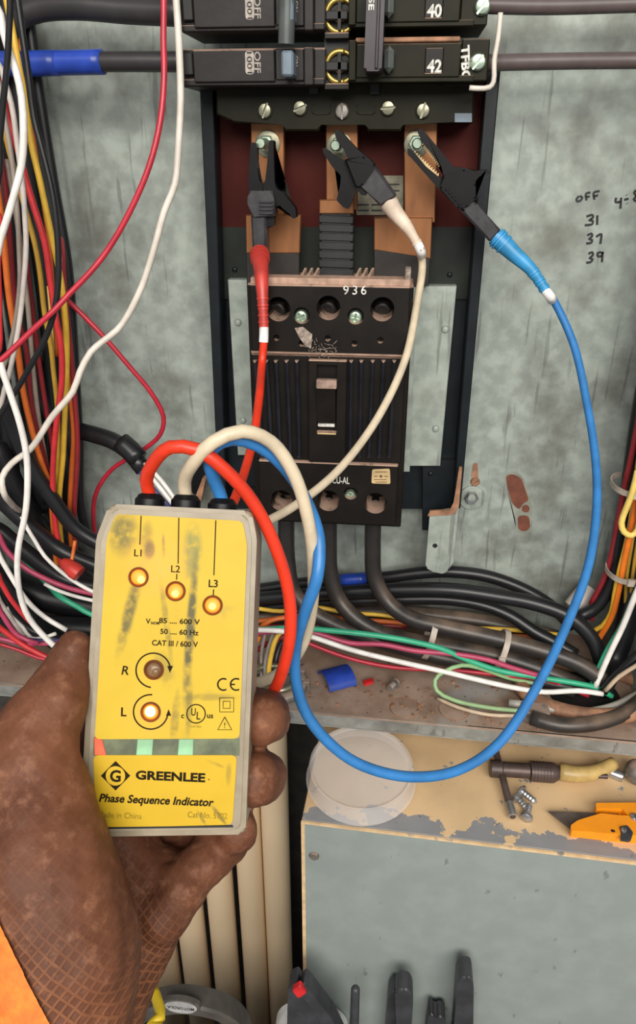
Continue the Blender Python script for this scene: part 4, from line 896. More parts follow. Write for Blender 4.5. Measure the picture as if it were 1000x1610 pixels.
dd = ray(494, 1345); q = b0-off; tt = (q-CAM).dot(nrm)/dd.dot(nrm); p = CAM+dd*tt
screw('screw', p, nrm, 0.0042, M['dirtysteel'], fr_, 0.3)
edge = [b0-off*1.3+Vector((0, 0, 0.0004)), b1-off*1.3+Vector((0, 0, 0.0004))]
obj('worn_edge', add_prism(NB(), [edge[0], edge[1], edge[1]+Vector((0, 0, -0.0028)), edge[0]+Vector((0, 0, -0.0018))], off), pmat('bare_wood_edge', UNDER, 0.6, blot=((0.2, 0.2, 0.2), 60, 0.56)), box)
obj('worn_edge', add_prism(NB(), [p_ for p_ in (b0-off*1.2, b0-off*1.2+Vector((0.003, 0, 0)), Vector((b0.x+0.003, b0.y, ZF))-off*1.2, Vector((b0.x, b0.y, ZF))-off*1.2)], off*0.5), pmat('bare_wood_corner', UNDER, 0.6), box)

# items on the box
m, nt, b = newmat('frosted_plastic'); b.inputs['Base Color'].default_value = (0.86, 0.82, 0.80, 1); b.inputs['Roughness'].default_value = 0.35
b.inputs['Transmission Weight'].default_value = 0.0; b.inputs['Alpha'].default_value = 0.26
nt.links.new(mixc(nt, ramp(nt, noise(nt, coord(nt), 40), 0.3, 0.7), (0.84, 0.80, 0.79), (0.90, 0.87, 0.85)), b.inputs['Base Color']); M['frosted'] = m
c = atz(567, 1230, ZB); rl = 84*pxm(c)
ld = thing('plastic_lid', 'round frosted translucent plastic lid lying on the flaking box top', 'lid', c)
tilt = Vector((0.0, -0.10, 1)).normalized()
obj('disc', LA(c+Vector((0, 0, 0.007)), tilt, [(0.012, 0), (0.012, rl*0.88), (0.0135, rl*0.90), (0.0145, rl*0.93), (0.0140, rl*0.955), (0.0, rl*1.0), (-0.002, rl*1.02), (-0.002, rl*0.99), (0.011, rl*0.93), (0.011, rl*0.88), (0.0108, 0)], 56), M['frosted'], ld, 'auto')
# T-handle tap wrench
tw = thing('tap_wrench', 'dark oxidised T-handle tap wrench lying across the box top', 'tap wrench', atz(830, 1225, ZB))
a_, b_ = atz(770, 1208, ZB+0.010), atz(885, 1216, ZB+0.010); d = (b_-a_).normalized(); L = (b_-a_).length
k = L/115
obj('collar', LA(a_, d, [(0, 0), (0, 12.5*k), (1.5*k, 14*k), (18*k, 14*k), (20*k, 12*k), (62*k, 12*k)], 22), M['tool'], tw, 'auto')
ch = obj('chuck', LA(a_+d*62*k, d, [(0, 13*k), (2*k, 16*k), (38*k, 16*k), (46*k, 11*k), (54*k, 6*k), (54*k, 0)], 22), M['tool'], tw, 'auto')
for q in range(7): obj('knurl_ring', LA(a_+d*(64+5*q)*k, d, [(0, 16.4*k), (2*k, 16.4*k)], 22), M['tool'], ch)
obj('spindle', LA(b_-d*6*k, d, [(0, 4.5*k), (75*k, 4*k), (75*k, 0)], 12), M['tool'], tw, 'auto')
ta, tb_ = atz(779, 1180, ZB+0.012), atz(806, 1283, ZB+0.005)
obj('tommy_bar', LA(ta, tb_-ta, [(0, 0.0022), (0, 0.0030), ((tb_-ta).length, 0.0030), ((tb_-ta).length+0.001, 0.0022), ((tb_-ta).length+0.001, 0)], 14), M['tool'], tw, 'auto')
obj('bar_end', LA(tb_-(tb_-ta).normalized()*0.012, tb_-ta, [(0, 0.0034), (0.004, 0.0034), (0.0125, 0.0036), (0.013, 0)], 14), M['brightsteel'], tw, 'auto')
# yellowed curved tool handle and steel socket behind
yh = thing('curved_handle', 'yellowed curved plastic handle behind the tap wrench in the shade of the lip', 'handle', atz(910, 1215, ZB))
obj('grip', add_tube(NB(), spline([atz(880, 1213, ZB+0.010), atz(905, 1217, ZB+0.010), atz(935, 1214, ZB+0.010), atz(965, 1200, ZB+0.012)], 0.004), lambda t: 0.0075-0.002*t, 14), M['woodhandle'], yh, True)
sk = thing('socket_adapter', 'small steel ball-ended adapter at the far end of the box top', 'socket', atz(985, 1215, ZB))
obj('ball', LA(atz(1003, 1214, ZB+0.011), (1, 0, 0), [(-0.011, 0)]+[(-0.011*math.cos(a), 0.011*math.sin(a)) for a in [math.pi*q/10 for q in range(1, 10)]]+[(0.011, 0)], 20), M['dirtysteel'], sk, True)
obj('pin', LA(atz(980, 1222, ZB+0.004), atz(964, 1216, ZB+0.004)-atz(980, 1222, ZB+0.004), [(0, 0.0042), (0.001, 0.0048), (0.016, 0.0040), (0.016, 0)], 14), M['brightsteel'], sk, 'auto')
# three loose bolts
for l, a, b in (('bright loose bolt leaning across another, head towards the tap wrench bar', (822, 1245), (838, 1258)), ('bright loose bolt lying in the middle of the small heap', (815, 1256), (829, 1272)), ('bright loose bolt standing head down on the grey paint', (832, 1266), (828, 1284))):
    zz = 0.009 if a[1] == 1245 else 0.005
    A_, B_ = atz(*a, ZB+zz), atz(*b, ZB+zz-0.001)
    if a[1] == 1266: A_, B_ = B_, A_
    d = (B_-A_).normalized()
    t = thing('loose_bolt', l, 'bolt', A_, 'loose bolts on the box top')
    obj('head', LA(A_-d*0.003, d, [(0, 0), (0, 0.0035), (0.0012, 0.0050), (0.003, 0.0050), (0.003, 0)], 16), M['brightsteel'], t, 'auto')
    obj('shank', LA(A_, d, [(0, 0.0026)]+[(0.0013*q+0.0013, 0.0028 if q % 2 else 0.0023) for q in range(9)]+[(0.014, 0)], 12), M['brightsteel'], t)
# utility knife
kn = thing('utility_knife', 'orange utility knife with exposed brown blade near the box front edge', 'knife', atz(930, 1310, ZB))
def flat(poly, z, h, mat, name, parent, bev=0.0006): return obj(name, add_prism(NB(), [atz(x, y, ZB+z) for x, y in poly], (0, 0, h), bev), mat, parent)
Zk = lambda *p: zl(p, 740, 1150, 3.846)
flat(Zk((465, 487), (760, 497), (880, 505), (890, 540), (740, 560), (605, 598)), 0.0045, 0.0009, M['blade'], 'blade', kn, 0.0002)
flat(round_poly(Zk((595, 605), (640, 575), (760, 530), (890, 545), (905, 510), (750, 500), (752, 470), (1300, 470), (1300, 690), (905, 672), (600, 640)), 2), 0.0, 0.0042, M['orange'], 'lower_shell', kn)
hs_ = flat(round_poly(Zk((595, 610), (640, 578), (780, 535), (895, 548), (1300, 560), (1300, 690), (905, 665), (600, 640)), 3), 0.0042, 0.0075, M['orange'], 'upper_shell', kn, 0.0014)
flat(round_poly(Zk((748, 470), (1300, 465), (1300, 560), (960, 560), (920, 520), (905, 503), (750, 503)), 3), 0.0042, 0.0070, M['orange'], 'spine_shell', kn, 0.0012)
flat(round_poly(Zk((895, 590), (945, 580), (980, 625), (965, 672), (900, 668), (908, 630)), 3), 0.0100, 0.0025, M['toolhandle'], 'slider', kn, 0.0006)
screw('screw', atz(*Zk((925, 598))[0], ZB+0.0125), (0, 0, 1), 0.0022, M['brightsteel'], kn)
screw('screw', atz(*Zk((990, 522))[0], ZB+0.0112), (0, 0, 1), 0.0036, M['brightsteel'], kn)
flat(round_poly(Zk((845, 595), (870, 598), (875, 612), (850, 610)), 2), 0.0114, 0.0006, M['dark'], 'slot_mark', kn, 0)

# things standing on the floor in front of the box
def paddle(name, label, cat, poly, Y, thick, mat, grp=None, bev=0.0012):
    Pf = [at(x, y, Y) for x, y in poly]
    bot = min(p.z for p in Pf)
    t = thing(name, label, cat, (sum(p.x for p in Pf)/len(Pf), Y, 0), grp)
    lo = [p for p in Pf]
    obj('shaft', add_prism(NB(), lo, (0, thick, 0), bev), mat, t)
    xs = [p.x for p in Pf if p.z < bot+0.02]
    obj('stem', add_box(NB(), min(xs), max(xs), Y, Y+thick, 0.0, bot+0.001), mat, t)
    return t
YT = 0.385
rd = thing('rod_antenna', 'thin black rod antenna standing upright before the grey box', 'antenna', at(556, 1640, YT).xy.to_3d())
pa, pb = at(559, 1552, YT), at(553, 1625, YT)
obj('rod', LA((pa.x, YT, 0), (0, 0, 1), [(0, 0.005), (pa.z-0.003, 0.0038), (pa.z-0.001, 0.003), (pa.z, 0.0012), (pa.z, 0)], 14), M['toolhandle'], rd, 'auto')
paddle('tool_handle', 'stout black rounded tool handle standing right beside the slimmer one', 'tool handle', round_poly([(624, 1630), (621, 1562), (630, 1555), (644, 1557), (650, 1572), (646, 1630)], 8), YT, 0.016, M['toolhandle'], 'black tool handles')
paddle('tool_handle', 'slimmer black tool handle leaning against the stout one', 'tool handle', round_poly([(605, 1630), (610, 1570), (617, 1558), (624, 1562), (624, 1630)], 5), YT+0.012, 0.014, M['toolhandle'], 'black tool handles')
paddle('tool_handle', 'tallest black tool handle with worn grey tip', 'tool handle', round_poly([(712, 1640), (719, 1545), (728, 1536), (742, 1538), (745, 1550), (744, 1640)], 8), YT, 0.018, M['toolhandle'], 'black tool handles')
paddle('tool_handle', 'short forked black tool handle between two taller ones', 'tool handle', round_poly([(668, 1640), (674, 1597), (679, 1594), (684, 1602), (692, 1598), (700, 1602), (702, 1640)], 4), YT+0.01, 0.014, M['toolhandle'], 'black tool handles')
sn = thing('wire_stripper', 'black cutting tool with a red square at its tip', 'hand tool', at(490, 1640, YT).xy.to_3d())
obj('jaw', pprism(round_poly([(453, 1552), (466, 1545), (512, 1610), (520, 1650), (450, 1650)], 4), YT-0.01, YT+0.004, 0.0015), M['toolhandle'], sn)
obj('handle', pprism(round_poly([(478, 1548), (486, 1556), (522, 1602), (545, 1650), (520, 1650), (500, 1600), (470, 1558)], 3), YT-0.014, YT+0.0, 0.0015), M['toolhandle'], sn)
obj('red_tip', pprism(round_poly([(459, 1557), (471, 1550), (482, 1561), (469, 1570)], 2), YT-0.0165, YT-0.012, 0.0006), M['redtab'], sn)
p = at(490, 1650, YT); obj('stem', add_box(NB(), p.x-0.02, p.x+0.02, YT-0.008, YT+0.004, 0, p.z+0.001), M['toolhandle'], sn)
p = at(489, 1628, YT+0.02); wt = thing('tape_roll', 'white round roll behind the cutting tool', 'roll', (p.x, p.y, 0))
rr = 0.034
obj('roll', LA((p.x, YT+0.010, p.z), (0, 1, 0), [(0, rr*0.45), (0, rr), (0.022, rr), (0.022, rr*0.45)], 36), M['whiteplastic'], wt, 'auto')
obj('hub', LA((p.x, YT+0.011, p.z), (0, 1, 0), [(0, rr*0.44), (0.02, rr*0.44)], 24), M['whiteplastic'], wt, 'auto')
obj('stand', add_box(NB(), p.x-0.012, p.x+0.012, YT+0.012, YT+0.030, 0, p.z-rr*0.9), M['whiteplastic'], wt)
# headset band with badge
hbY = 0.34
hb = thing('headset', 'grey headset band with oval silver badge below the glove', 'headset', at(285, 1700, hbY).xy.to_3d())
path = spline([at(x, y, hbY+dy) for x, y, dy in ((185, 1680, 0.03), (205, 1618, 0.01), (235, 1594, 0.0), (284, 1585, -0.004), (335, 1594, 0.0), (370, 1615, 0.01), (392, 1680, 0.03))], 0.005)
bm = NB(); rows = []
for i, q in enumerate(path):
    tgt = (path[min(i+1, len(path)-1)]-path[max(i-1, 0)]).normalized(); s = tgt.cross(Vector((0, 1, 0))).normalized()
    hh = 0.0062; rows.append([bm.verts.new(q+s*hh*a+Vector((0, b_, 0))) for a, b_ in ((-1, 0), (-0.7, -0.002), (0.7, -0.002), (1, 0), (0.7, 0.016), (-0.7, 0.016))])
for A_, B_ in zip(rows, rows[1:]):
    for j in range(6): bm.faces.new((A_[j], A_[(j+1) % 6], B_[(j+1) % 6], B_[j]))
bm.faces.new(rows[0]); bm.faces.new(rows[-1]); obj('band', bm, M['earmuff'], hb, 'auto')
bc_ = at(284, 1585, hbY-0.0065)
def ellipse(c, rx, rz, n=32): return [c+Vector((math.cos(2*math.pi*k/n)*rx, 0, math.sin(2*math.pi*k/n)*rz)) for k in range(n)]
u = pxm(bc_)
obj('badge_rim', add_prism(NB(), ellipse(bc_+Vector((0, 0.0008, 0)), 31*u, 14.5*u/0.8), (0, 0.004, 0), 0.0006), M['earmuff'], hb)
bgd = obj('badge', add_prism(NB(), ellipse(bc_, 26*u, 11*u/0.8), (0, 0.003, 0), 0.0005), M['badge'], hb)
bm = NB(); text_bm(bm, 'MOTOROLA', bc_, (-1, 0, 0), (0, 0, -1), (0, -1, 0), width=43*u, height=6.5*u, bold=0.015, ext=0.0003); obj('badge_lettering', bm, M['ink'], bgd)
for sx in (path[0], path[-1]):
    obj('ear_cup', LA((sx.x, sx.y-0.01, sx.z-0.03), (1, 0, 0), [(-0.02, 0), (-0.02, 0.025), (-0.012, 0.034), (0.012, 0.034), (0.02, 0.025), (0.02, 0)], 24), M['earmuff'], hb, 'auto')
yc = wire('yellow_cord', 'yellow cord hanging by the conduits under the headset band', 'yellowcord', [(241, 1555, .46), (248, 1575, .45), (252, 1600, .44), (235, 1612, .43), (260, 1622, .43), (245, 1640, .42)], 9, cat='cord')

# =================================================================== TESTER
TD = 0.300
TO = atd(267, 1055, TD)
rz = math.radians(-2.4)
TU = (RT*math.cos(rz)+UP*math.sin(rz)); TV = (UP*math.cos(rz)-RT*math.sin(rz)); TN = -FW
def tp(px, py, h=0.0):               # photo pixel -> point on the tester's front plane (+h towards the viewer)
    d = ray(px, py); t = (TO-CAM).dot(TN)/d.dot(TN); return CAM+d*t+TN*h
TU_PX = pxm(TO)
m, nt, b = newmat('smoky_translucent_case'); v = coord(nt)
nt.links.new(mixc(nt, ramp(nt, noise(nt, v, 60), 0.3, 0.7), (0.25, 0.205, 0.145), (0.33, 0.28, 0.205)), b.inputs['Base Color'])
b.inputs['Roughness'].default_value = 0.4; b.inputs['Specular IOR Level'].default_value = 0.35; b.inputs['Subsurface Weight'].default_value = 0.15; b.inputs['Subsurface Radius'].default_value = (0.004, 0.003, 0.002); M['case'] = m
def smudge_glow_film(name, col, marks, wear):
    """yellow printed film with grime streaks and painted lamp glow; each mark is an ellipse in the label plane (object space)"""
    m, nt, b = newmat(name); v = coord(nt)
    c = mixc(nt, ramp(nt, noise(nt, v, 35, 4), 0.3, 0.75), col, tuple(x*y for x, y in zip(col, (0.93, 0.9, 0.75))))
    nz = noise(nt, v, 220, 5); nz2 = noise(nt, v, 70, 4)
    for (cx, cy, rx, ry, rot, strength, mc) in marks:
        vv = nd(nt, 'ShaderNodeMapping', vector_type='TEXTURE'); vv.inputs['Location'].default_value = (cx, cy, 0); vv.inputs['Rotation'].default_value = (0, 0, rot); vv.inputs['Scale'].default_value = (rx, ry, 1)
        s0 = nd(nt, 'ShaderNodeSeparateXYZ'); nt.links.new(v, s0.inputs[0]); cb = nd(nt, 'ShaderNodeCombineXYZ'); nt.links.new(s0.outputs[0], cb.inputs[0]); nt.links.new(s0.outputs[1], cb.inputs[1])
        nt.links.new(cb.outputs[0], vv.inputs[0])
        ln = nd(nt, 'ShaderNodeVectorMath', operation='LENGTH'); nt.links.new(vv.outputs[0], ln.inputs[0])
        f = math_(nt, 'MULTIPLY', ramp(nt, math_(nt, 'SUBTRACT', 1.0, ln.outputs['Value']), 0.0, 0.7), math_(nt, 'MULTIPLY', ramp(nt, nz, 0.25, 0.6), strength), True)
        c = mixc(nt, f, c, mc)
    if wear: c = mixc(nt, math_(nt, 'MULTIPLY', ramp(nt, nz2, 0.62, 0.75), 0.3), c, (0.30, 0.22, 0.06))
    nt.links.new(c, b.inputs['Base Color']); b.inputs['Roughness'].default_value = 0.5; b.inputs['Specular IOR Level'].default_value = 0.3; return m
ts = thing('phase_tester', 'yellow phase sequence indicator with lit orange lamps held in the glove', 'tester', tp(255, 1316, -0.012))
outline = round_poly([(172, 792), (395, 803), (404, 846), (386, 1312), (124, 1316), (151, 846)], 11)
obj('case', add_prism(NB(), [tp(x, y) for x, y in outline], -TN*0.027, 0.0016, 3), M['case'], ts, 'auto')
inner = round_poly([(179, 800), (388, 810), (396, 850), (378, 1303), (134, 1306), (160, 850)], 9)
obj('cover_plate', add_prism(NB(), [tp(x, y, 0.0006) for x, y in inner], -TN*0.002, 0.0006, 2), M['case'], ts, 'auto')
obj('bottom_edge', add_prism(NB(), [tp(x, y, 0.0012) for x, y in [(136, 1299), (366, 1296), (367, 1299), (136, 1302)]], -TN*0.002), M['dark'], ts)
# circuit board strip visible through the clear window between the labels
pc = obj('circuit_window', add_prism(NB(), [tp(x, y, 0.0008) for x, y in [(148, 1160), (377, 1160), (377, 1187), (147, 1187)]], -TN*0.002), M['pcb'], ts)
for poly, mm in (([(217, 1161), (242, 1161), (240, 1186), (215, 1186)], 'mint'), ([(282, 1161), (305, 1161), (304, 1186), (280, 1186)], 'mint'), ([(149, 1158), (162, 1162), (168, 1186), (150, 1186)], 'redglow')):  # the red wedge is painted glow, the mint pieces are parts
    obj('component_and_glow', add_prism(NB(), [tp(x, y, 0.0012) for x, y in poly], -TN*0.002, 0.0002), M[mm], pc)
YEL = (0.55, 0.375, 0.022)
GR = (0.10, 0.085, 0.03); GRN = (0.20, 0.20, 0.05); GLOW = (0.75, 0.36, 0.06)  # the orange paints the glow of the lit lamps onto the film
upl = round_poly([(183, 808), (382, 819), (389, 858), (377, 1160), (150, 1161), (169, 846)], 9)
lowl = round_poly([(148, 1186), (373, 1186), (366, 1295), (152, 1300)], 9)
def label_obj(name, poly, mat, parent):
    """label mesh with its own plane as local XY so that its film texture sits on it"""
    pts = [tp(x, y, 0.0011) for x, y in poly]; c = sum(pts, Vector())/len(pts)
    R = Matrix((TU, TV, TN)).transposed(); Ri = R.inverted()
    bm = NB(); add_prism(bm, [Ri @ (p-c) for p in pts], (0, 0, -0.0008))
    bmesh.ops.recalc_face_normals(bm, faces=bm.faces)
    me = bpy.data.meshes.new(name); bm.to_mesh(me); bm.free(); me.materials.append(mat)
    o = bpy.data.objects.new(name, me); finish(o, parent, c); o.rotation_euler = R.to_euler(); return o, c, Ri
def loc2(px, py, c, Ri): q = Ri @ (tp(px, py)-c); return q.x, q.y
pts_ = [tp(x, y, 0.0011) for x, y in upl]; cU = sum(pts_, Vector())/len(pts_); RiU = Matrix((TU, TV, TN)).transposed().inverted()
def mk(px, py, rx, ry, rot, s, c): q = loc2(px, py, cU, RiU); return (q[0], q[1], rx*TU_PX, ry*TU_PX, math.radians(rot), s, c)
marks = [mk(303, 870, 20, 62, 0, 0.95, GRN), mk(300, 990, 10, 150, -2, 1.1, GR), mk(205, 960, 13, 95, -12, 0.9, GR), mk(262, 975, 7, 90, 10, 0.55, GR), mk(195, 838, 30, 48, 0, 0.8, GR),
         mk(232, 850, 14, 40, 0, 0.55, GR), mk(236, 864, 12, 20, 0, 1.5, (0.03, 0.05, 0.03)), mk(258, 858, 4, 24, 4, 0.9, GR), mk(250, 880, 70, 60, 0, 0.4, GLOW), mk(276, 1130, 9, 60, -3, 0.6, GR), mk(298, 1110, 8, 60, 0, 0.65, GR),
         mk(330, 1095, 60, 8, 3, 0.4, GR), mk(237, 905, 45, 45, 0, 0.35, GLOW), mk(230, 1125, 55, 55, 0, 0.35, GLOW), mk(258, 1050, 20, 40, 20, 0.4, GR)]
lu, cU, RiU = label_obj('face_label', upl, smudge_glow_film('yellow_face_film', YEL, marks, True), ts)
pl_ = [tp(x, y, 0.0011) for x, y in lowl]; cL = sum(pl_, Vector())/len(pl_)
def mk2(px, py, rx, ry, rot, s, c): q = loc2(px, py, cL, RiU); return (q[0], q[1], rx*TU_PX, ry*TU_PX, math.radians(rot), s, c)
ll, cL, _ = label_obj('brand_label', lowl, smudge_glow_film('yellow_brand_film', (0.55, 0.355, 0.014), [mk2(345, 1280, 5, 26, 40, 0.8, GR), mk2(318, 1285, 4, 18, 35, 0.7, GR), mk2(360, 1215, 6, 25, 0, 0.4, GR), mk2(165, 1285, 22, 10, 10, 0.4, GR), mk2(340, 1200, 20, 4, -20, 0.4, GR)], False), ts)
M['print'] = pmat('brown_black_print', (0.016, 0.010, 0.003), 0.6, var=0.3, vs=200, spec=0.1)
M['faintprint'] = pmat('faded_print', (0.26, 0.18, 0.02), 0.6, var=0.3, vs=200, spec=0.1)
HT = 0.0012
def ttext(s, px, py, wpx=None, hpx=None, par=None, bold=0.0, shear=0.0, mat='print', name='lettering'):
    bm = NB(); text_bm(bm, s, tp(px, py, HT), TU, TV, TN, width=wpx*TU_PX if wpx else None, height=hpx*TU_PX if hpx else None, bold=bold, shear=shear, ext=0.0001)
    return pobj(name, bm, M[mat], par)
def pobj(name, bm, mat, par):
    """child of a rotated label: keep world placement"""
    o = obj(name, bm, mat, None); wl = WL[o]; o.parent = par
    R = par.rotation_euler.to_matrix().to_4x4(); o.matrix_parent_inverse = Matrix.Identity(4)
    Mi = (Matrix.Translation(WL[par]) @ R).inverted(); o.matrix_local = Mi @ Matrix.Translation(wl); return o
def tstroke(name, pts, wpx, par, mat='print', smooth_=False):
    P = [tp(x, y, HT) for x, y in pts]; P = spline(P, 0.0006) if smooth_ else P
    bm = NB(); add_ribbon(bm, P, wpx*TU_PX, TN, 0.0001); return pobj(name, bm, M[mat], par)
for a_, b_ in (((223, 811), (221, 856)), ((282, 814), (281, 886)), ((340, 818), (337, 904)), ((336.5, 926), (336, 936)), ((279, 902), (278.5, 911))): tstroke('lead_line', [a_, b_], 1.6, lu)
ttext('L3', 336, 917, hpx=12, par=lu, bold=0.015); ttext('L2', 277, 894, hpx=11, par=lu, bold=0.01, mat='print'); ttext('L1', 218, 869, hpx=11, par=lu, bold=0.01)
ttext('V', 234, 976, hpx=8, par=lu, bold=0.02); ttext('NOM', 245, 979, wpx=13, hpx=4.5, par=lu, bold=0.03)
ttext('85 .... 600 V', 283, 976, wpx=64, hpx=8.5, par=lu, bold=0.02); ttext('50 .... 60 Hz', 283, 993, wpx=60, hpx=8.5, par=lu, bold=0.02); ttext('CAT III / 600 V', 276, 1011, wpx=72, hpx=9, par=lu, bold=0.02)
ttext('R', 198, 1053, hpx=14, par=lu, bold=0.012, shear=0.15); ttext('L', 196, 1118, hpx=14, par=lu, bold=0.02)
def arc(cx, cy, r, a0, a1, n=30): return [(cx+r*math.cos(math.radians(a0+(a1-a0)*k/n)), cy-r*math.sin(math.radians(a0+(a1-a0)*k/n))) for k in range(n+1)]
tstroke('direction_arc', arc(242, 1053, 27, 262, 0), 2.2, lu); tstroke('direction_arc', arc(238, 1118, 27, 85, 350), 2.2, lu)
for tri in ([(264, 1046), (273, 1046), (268, 1057)], [(262, 1124), (270, 1124), (266, 1114)]):
    pobj('arrow_head', add_prism(NB(), [tp(x, y, HT) for x, y in tri], TN*0.0001), M['print'], lu)
tstroke('ce_mark', arc(352, 1075, 9, 60, 300, 16), 2.4, lu); tstroke('ce_mark', arc(372, 1075, 9, 60, 300, 16), 2.4, lu); tstroke('ce_mark', [(363, 1075), (370, 1075)], 2.2, lu)
for r, sm in ((11, 1), (5.5, 1)): tstroke('double_square', [(357-r, 1107-r), (357+r, 1107-r), (357+r, 1107+r), (357-r, 1107+r), (357-r, 1107-r)], 1.1, lu)
tstroke('warning_triangle', [(354, 1126), (365, 1146), (343, 1146), (354, 1126)], 1.3, lu); ttext('!', 354, 1139, hpx=9, par=lu)
tstroke('listing_circle', arc(309, 1121, 14.5, 0, 360, 36), 1.7, lu); ttext('U', 305, 1118, wpx=7, hpx=12, par=lu, bold=0.01); ttext('L', 313, 1124, wpx=6, hpx=12, par=lu, bold=0.01)
ttext('c', 288, 1125, hpx=6, par=lu, bold=0.02); ttext('us', 331, 1125, hpx=6, par=lu, bold=0.02); ttext('LISTED', 309, 1141, wpx=16, hpx=3, par=lu, mat='faintprint')
# brand label
Dm = [(183, 1195), (206, 1218), (183, 1241), (160, 1218)]
dia = pobj('diamond_logo', add_prism(NB(), [tp(x, y, HT) for x, y in Dm], TN*0.0001), M['print'], ll)
o = pobj('logo_disc', LA(tp(183, 1218, HT), TN, [(0, 15.2*TU_PX), (0.0002, 15.2*TU_PX), (0.0002, 0)], 30), smudge_glow_film('yellow_logo_film', (0.55, 0.355, 0.014), [], False), ll)
bm = NB(); text_bm(bm, 'G', tp(183, 1218, HT), TU, TV, TN, width=17*TU_PX, height=19*TU_PX, bold=0.03, ext=0.0004); pobj('logo_letter', bm, M['print'], ll)
ttext('GREENLEE', 269, 1219, 109, 14.5, ll, bold=0.038); ttext('.', 329, 1224, hpx=2, par=ll)
ttext('Phase Sequence Indicator', 247, 1258, 180, 17, ll, bold=0.028, shear=0.22)
ttext('Made in China', 190, 1280, 68, 9, ll, mat='faintprint'); ttext('Cat No. 5702', 327, 1280, 62, 9, ll, mat='faintprint')
# lamps
def emis(name, col, s):
    m, nt, b = newmat(name); v = coord(nt, 'Object'); n = noise(nt, v, 400, 2)
    e = mixc(nt, ramp(nt, n, 0.3, 0.7), col, tuple(min(1, x*1.1) for x in col))
    nt.links.new(e, b.inputs['Emission Color']); b.inputs['Emission Strength'].default_value = s; b.inputs['Base Color'].default_value = (*col, 1); return m
M['lamp'] = emis('lit_orange_lamp', (1.0, 0.22, 0.02), 0.75); M['core'] = emis('lamp_core', (1.0, 0.55, 0.10), 1.5); M['hotcore'] = emis('bright_lamp_core', (1.0, 0.66, 0.24), 3.0)
M['lampring'] = pmat('brown_lamp_ring', (0.16, 0.045, 0.012), 0.4); M['offlamp'] = pmat('unlit_lamp', (0.20, 0.11, 0.05), 0.3)
def lamp(px, py, dx, dy, lit, hot=False):
    c = tp(px, py, 0.0010); r = 15*TU_PX
    rg = obj('lamp_bezel', LA(c, TN, [(0, r*0.72), (0.0004, r*0.80), (0.0012, r*0.92), (0.0008, r*1.04), (0, r*1.06)], 28), M['lampring'], ts, 'auto')
    dm = obj('lamp_lens', LA(c, TN, [(0, r*0.80), (0.0004, r*0.78), (0.0010, r*0.6), (0.0013, r*0.3), (0.0014, 0)], 24), M['lamp'] if lit else M['offlamp'], rg, True)
    c2 = tp(px+dx, py+dy, 0.0016); k = 0.62 if hot else 0.46
    obj('lamp_filament', LA(c2, TN, [(0, r*k), (0.0006, r*k*0.85), (0.0011, r*k*0.4), (0.0012, 0)], 20), (M['hotcore'] if hot else M['core']) if lit else M['offlamp'], rg, True)
lamp(219, 907, 4, 3, True); lamp(277, 929, 0, 3, True); lamp(335, 951, 0, 1, True); lamp(243, 1052, 3, 2, False); lamp(238, 1118, 0, -1, True, True)
# cable glands
GL = {'red': (224, 779), 'white': (283, 781), 'blue': (343, 787)}
for k_, (x, y) in GL.items():
    q = tp(x, y+16, -0.013)
    obj('cable_gland', LA(q, TV, [(-0.002, 0.0062), (0.0028, 0.0062), (0.0036, 0.0054), (0.0045, 0.0050), (0.0052, 0.0040), (0.0052, 0.002)], 20), M['clipblack'], ts, 'auto')

# =================================================================== TEST LEADS
YD_ = lambda px, py, Y: (at(px, py, Y)-CAM).dot(FW)
def lead(label, mat, start, pts, r=0.0028):
    P = [tp(start[0], start[1]+14, -0.013), tp(start[0], start[1], -0.013)]+[atd(*q) for q in pts]
    o = obj('test_lead', add_tube(NB(), spline(P, 0.004), r, 12), M[mat], None, True); return tag(o, label, 'test lead', 'test leads of the tester')
lead('red test lead from the tester to the red-booted clip', 'lead_red', GL['red'],
     [(230, 755, .308), (241, 728, .300), (268, 703, .293), (310, 707, .292), (352, 737, .296), (398, 790, .305), (435, 865, .315), (455, 940, .325), (456, 1000, .332), (444, 1055, .340), (431, 1085, .347), (405, 1115, .356), (350, 1120, .365), (300, 1050, .372), (290, 950, .380), (320, 870, .392), (362, 800, .410), (385, 740, .440), (400, 680, .470), (408, 620, .492), (412, 570, YD_(412, 570, .510)), (415, 535, YD_(415, 535, .512)), (415, 524, YD_(415, 524, .513))])
lead('cream test lead from the tester to the clip with taped boot', 'lead_white', GL['white'],
     [(290, 757, .308), (304, 728, .296), (335, 695, .288), (380, 678, .290), (425, 694, .297), (462, 745, .307), (486, 825, .320), (493, 900, .335), (489, 965, .350), (475, 1015, .362), (450, 1050, .372), (410, 1072, .380), (350, 1080, .390), (300, 1030, .400), (300, 930, .412), (340, 870, .425), (398, 832, .440), (465, 794, .465), (535, 736, .495), (595, 655, .512), (637, 565, .522), (655, 480, .530), (664, 420, .534), (662, 395, .537)])
lead('blue test lead from the tester to the blue-booted clip', 'lead_blue', GL['blue'],
     [(340, 762, .309), (331, 735, .302), (334, 705, .297), (365, 690, .297), (405, 700, .302), (445, 732, .310), (480, 785, .320), (501, 845, .326), (499, 905, .325), (482, 955, .334), (466, 1010, .348), (464, 1060, .358), (476, 1110, .364), (505, 1155, .370), (560, 1199, .378), (640, 1221, .388), (720, 1211, .400), (785, 1168, .412), (845, 1078, .428), (890, 985, .445), (925, 890, .462), (938, 800, .480), (936, 720, .498), (922, 630, .514), (903, 545, .525), (880, 490, .530), (868, 468, .532)])

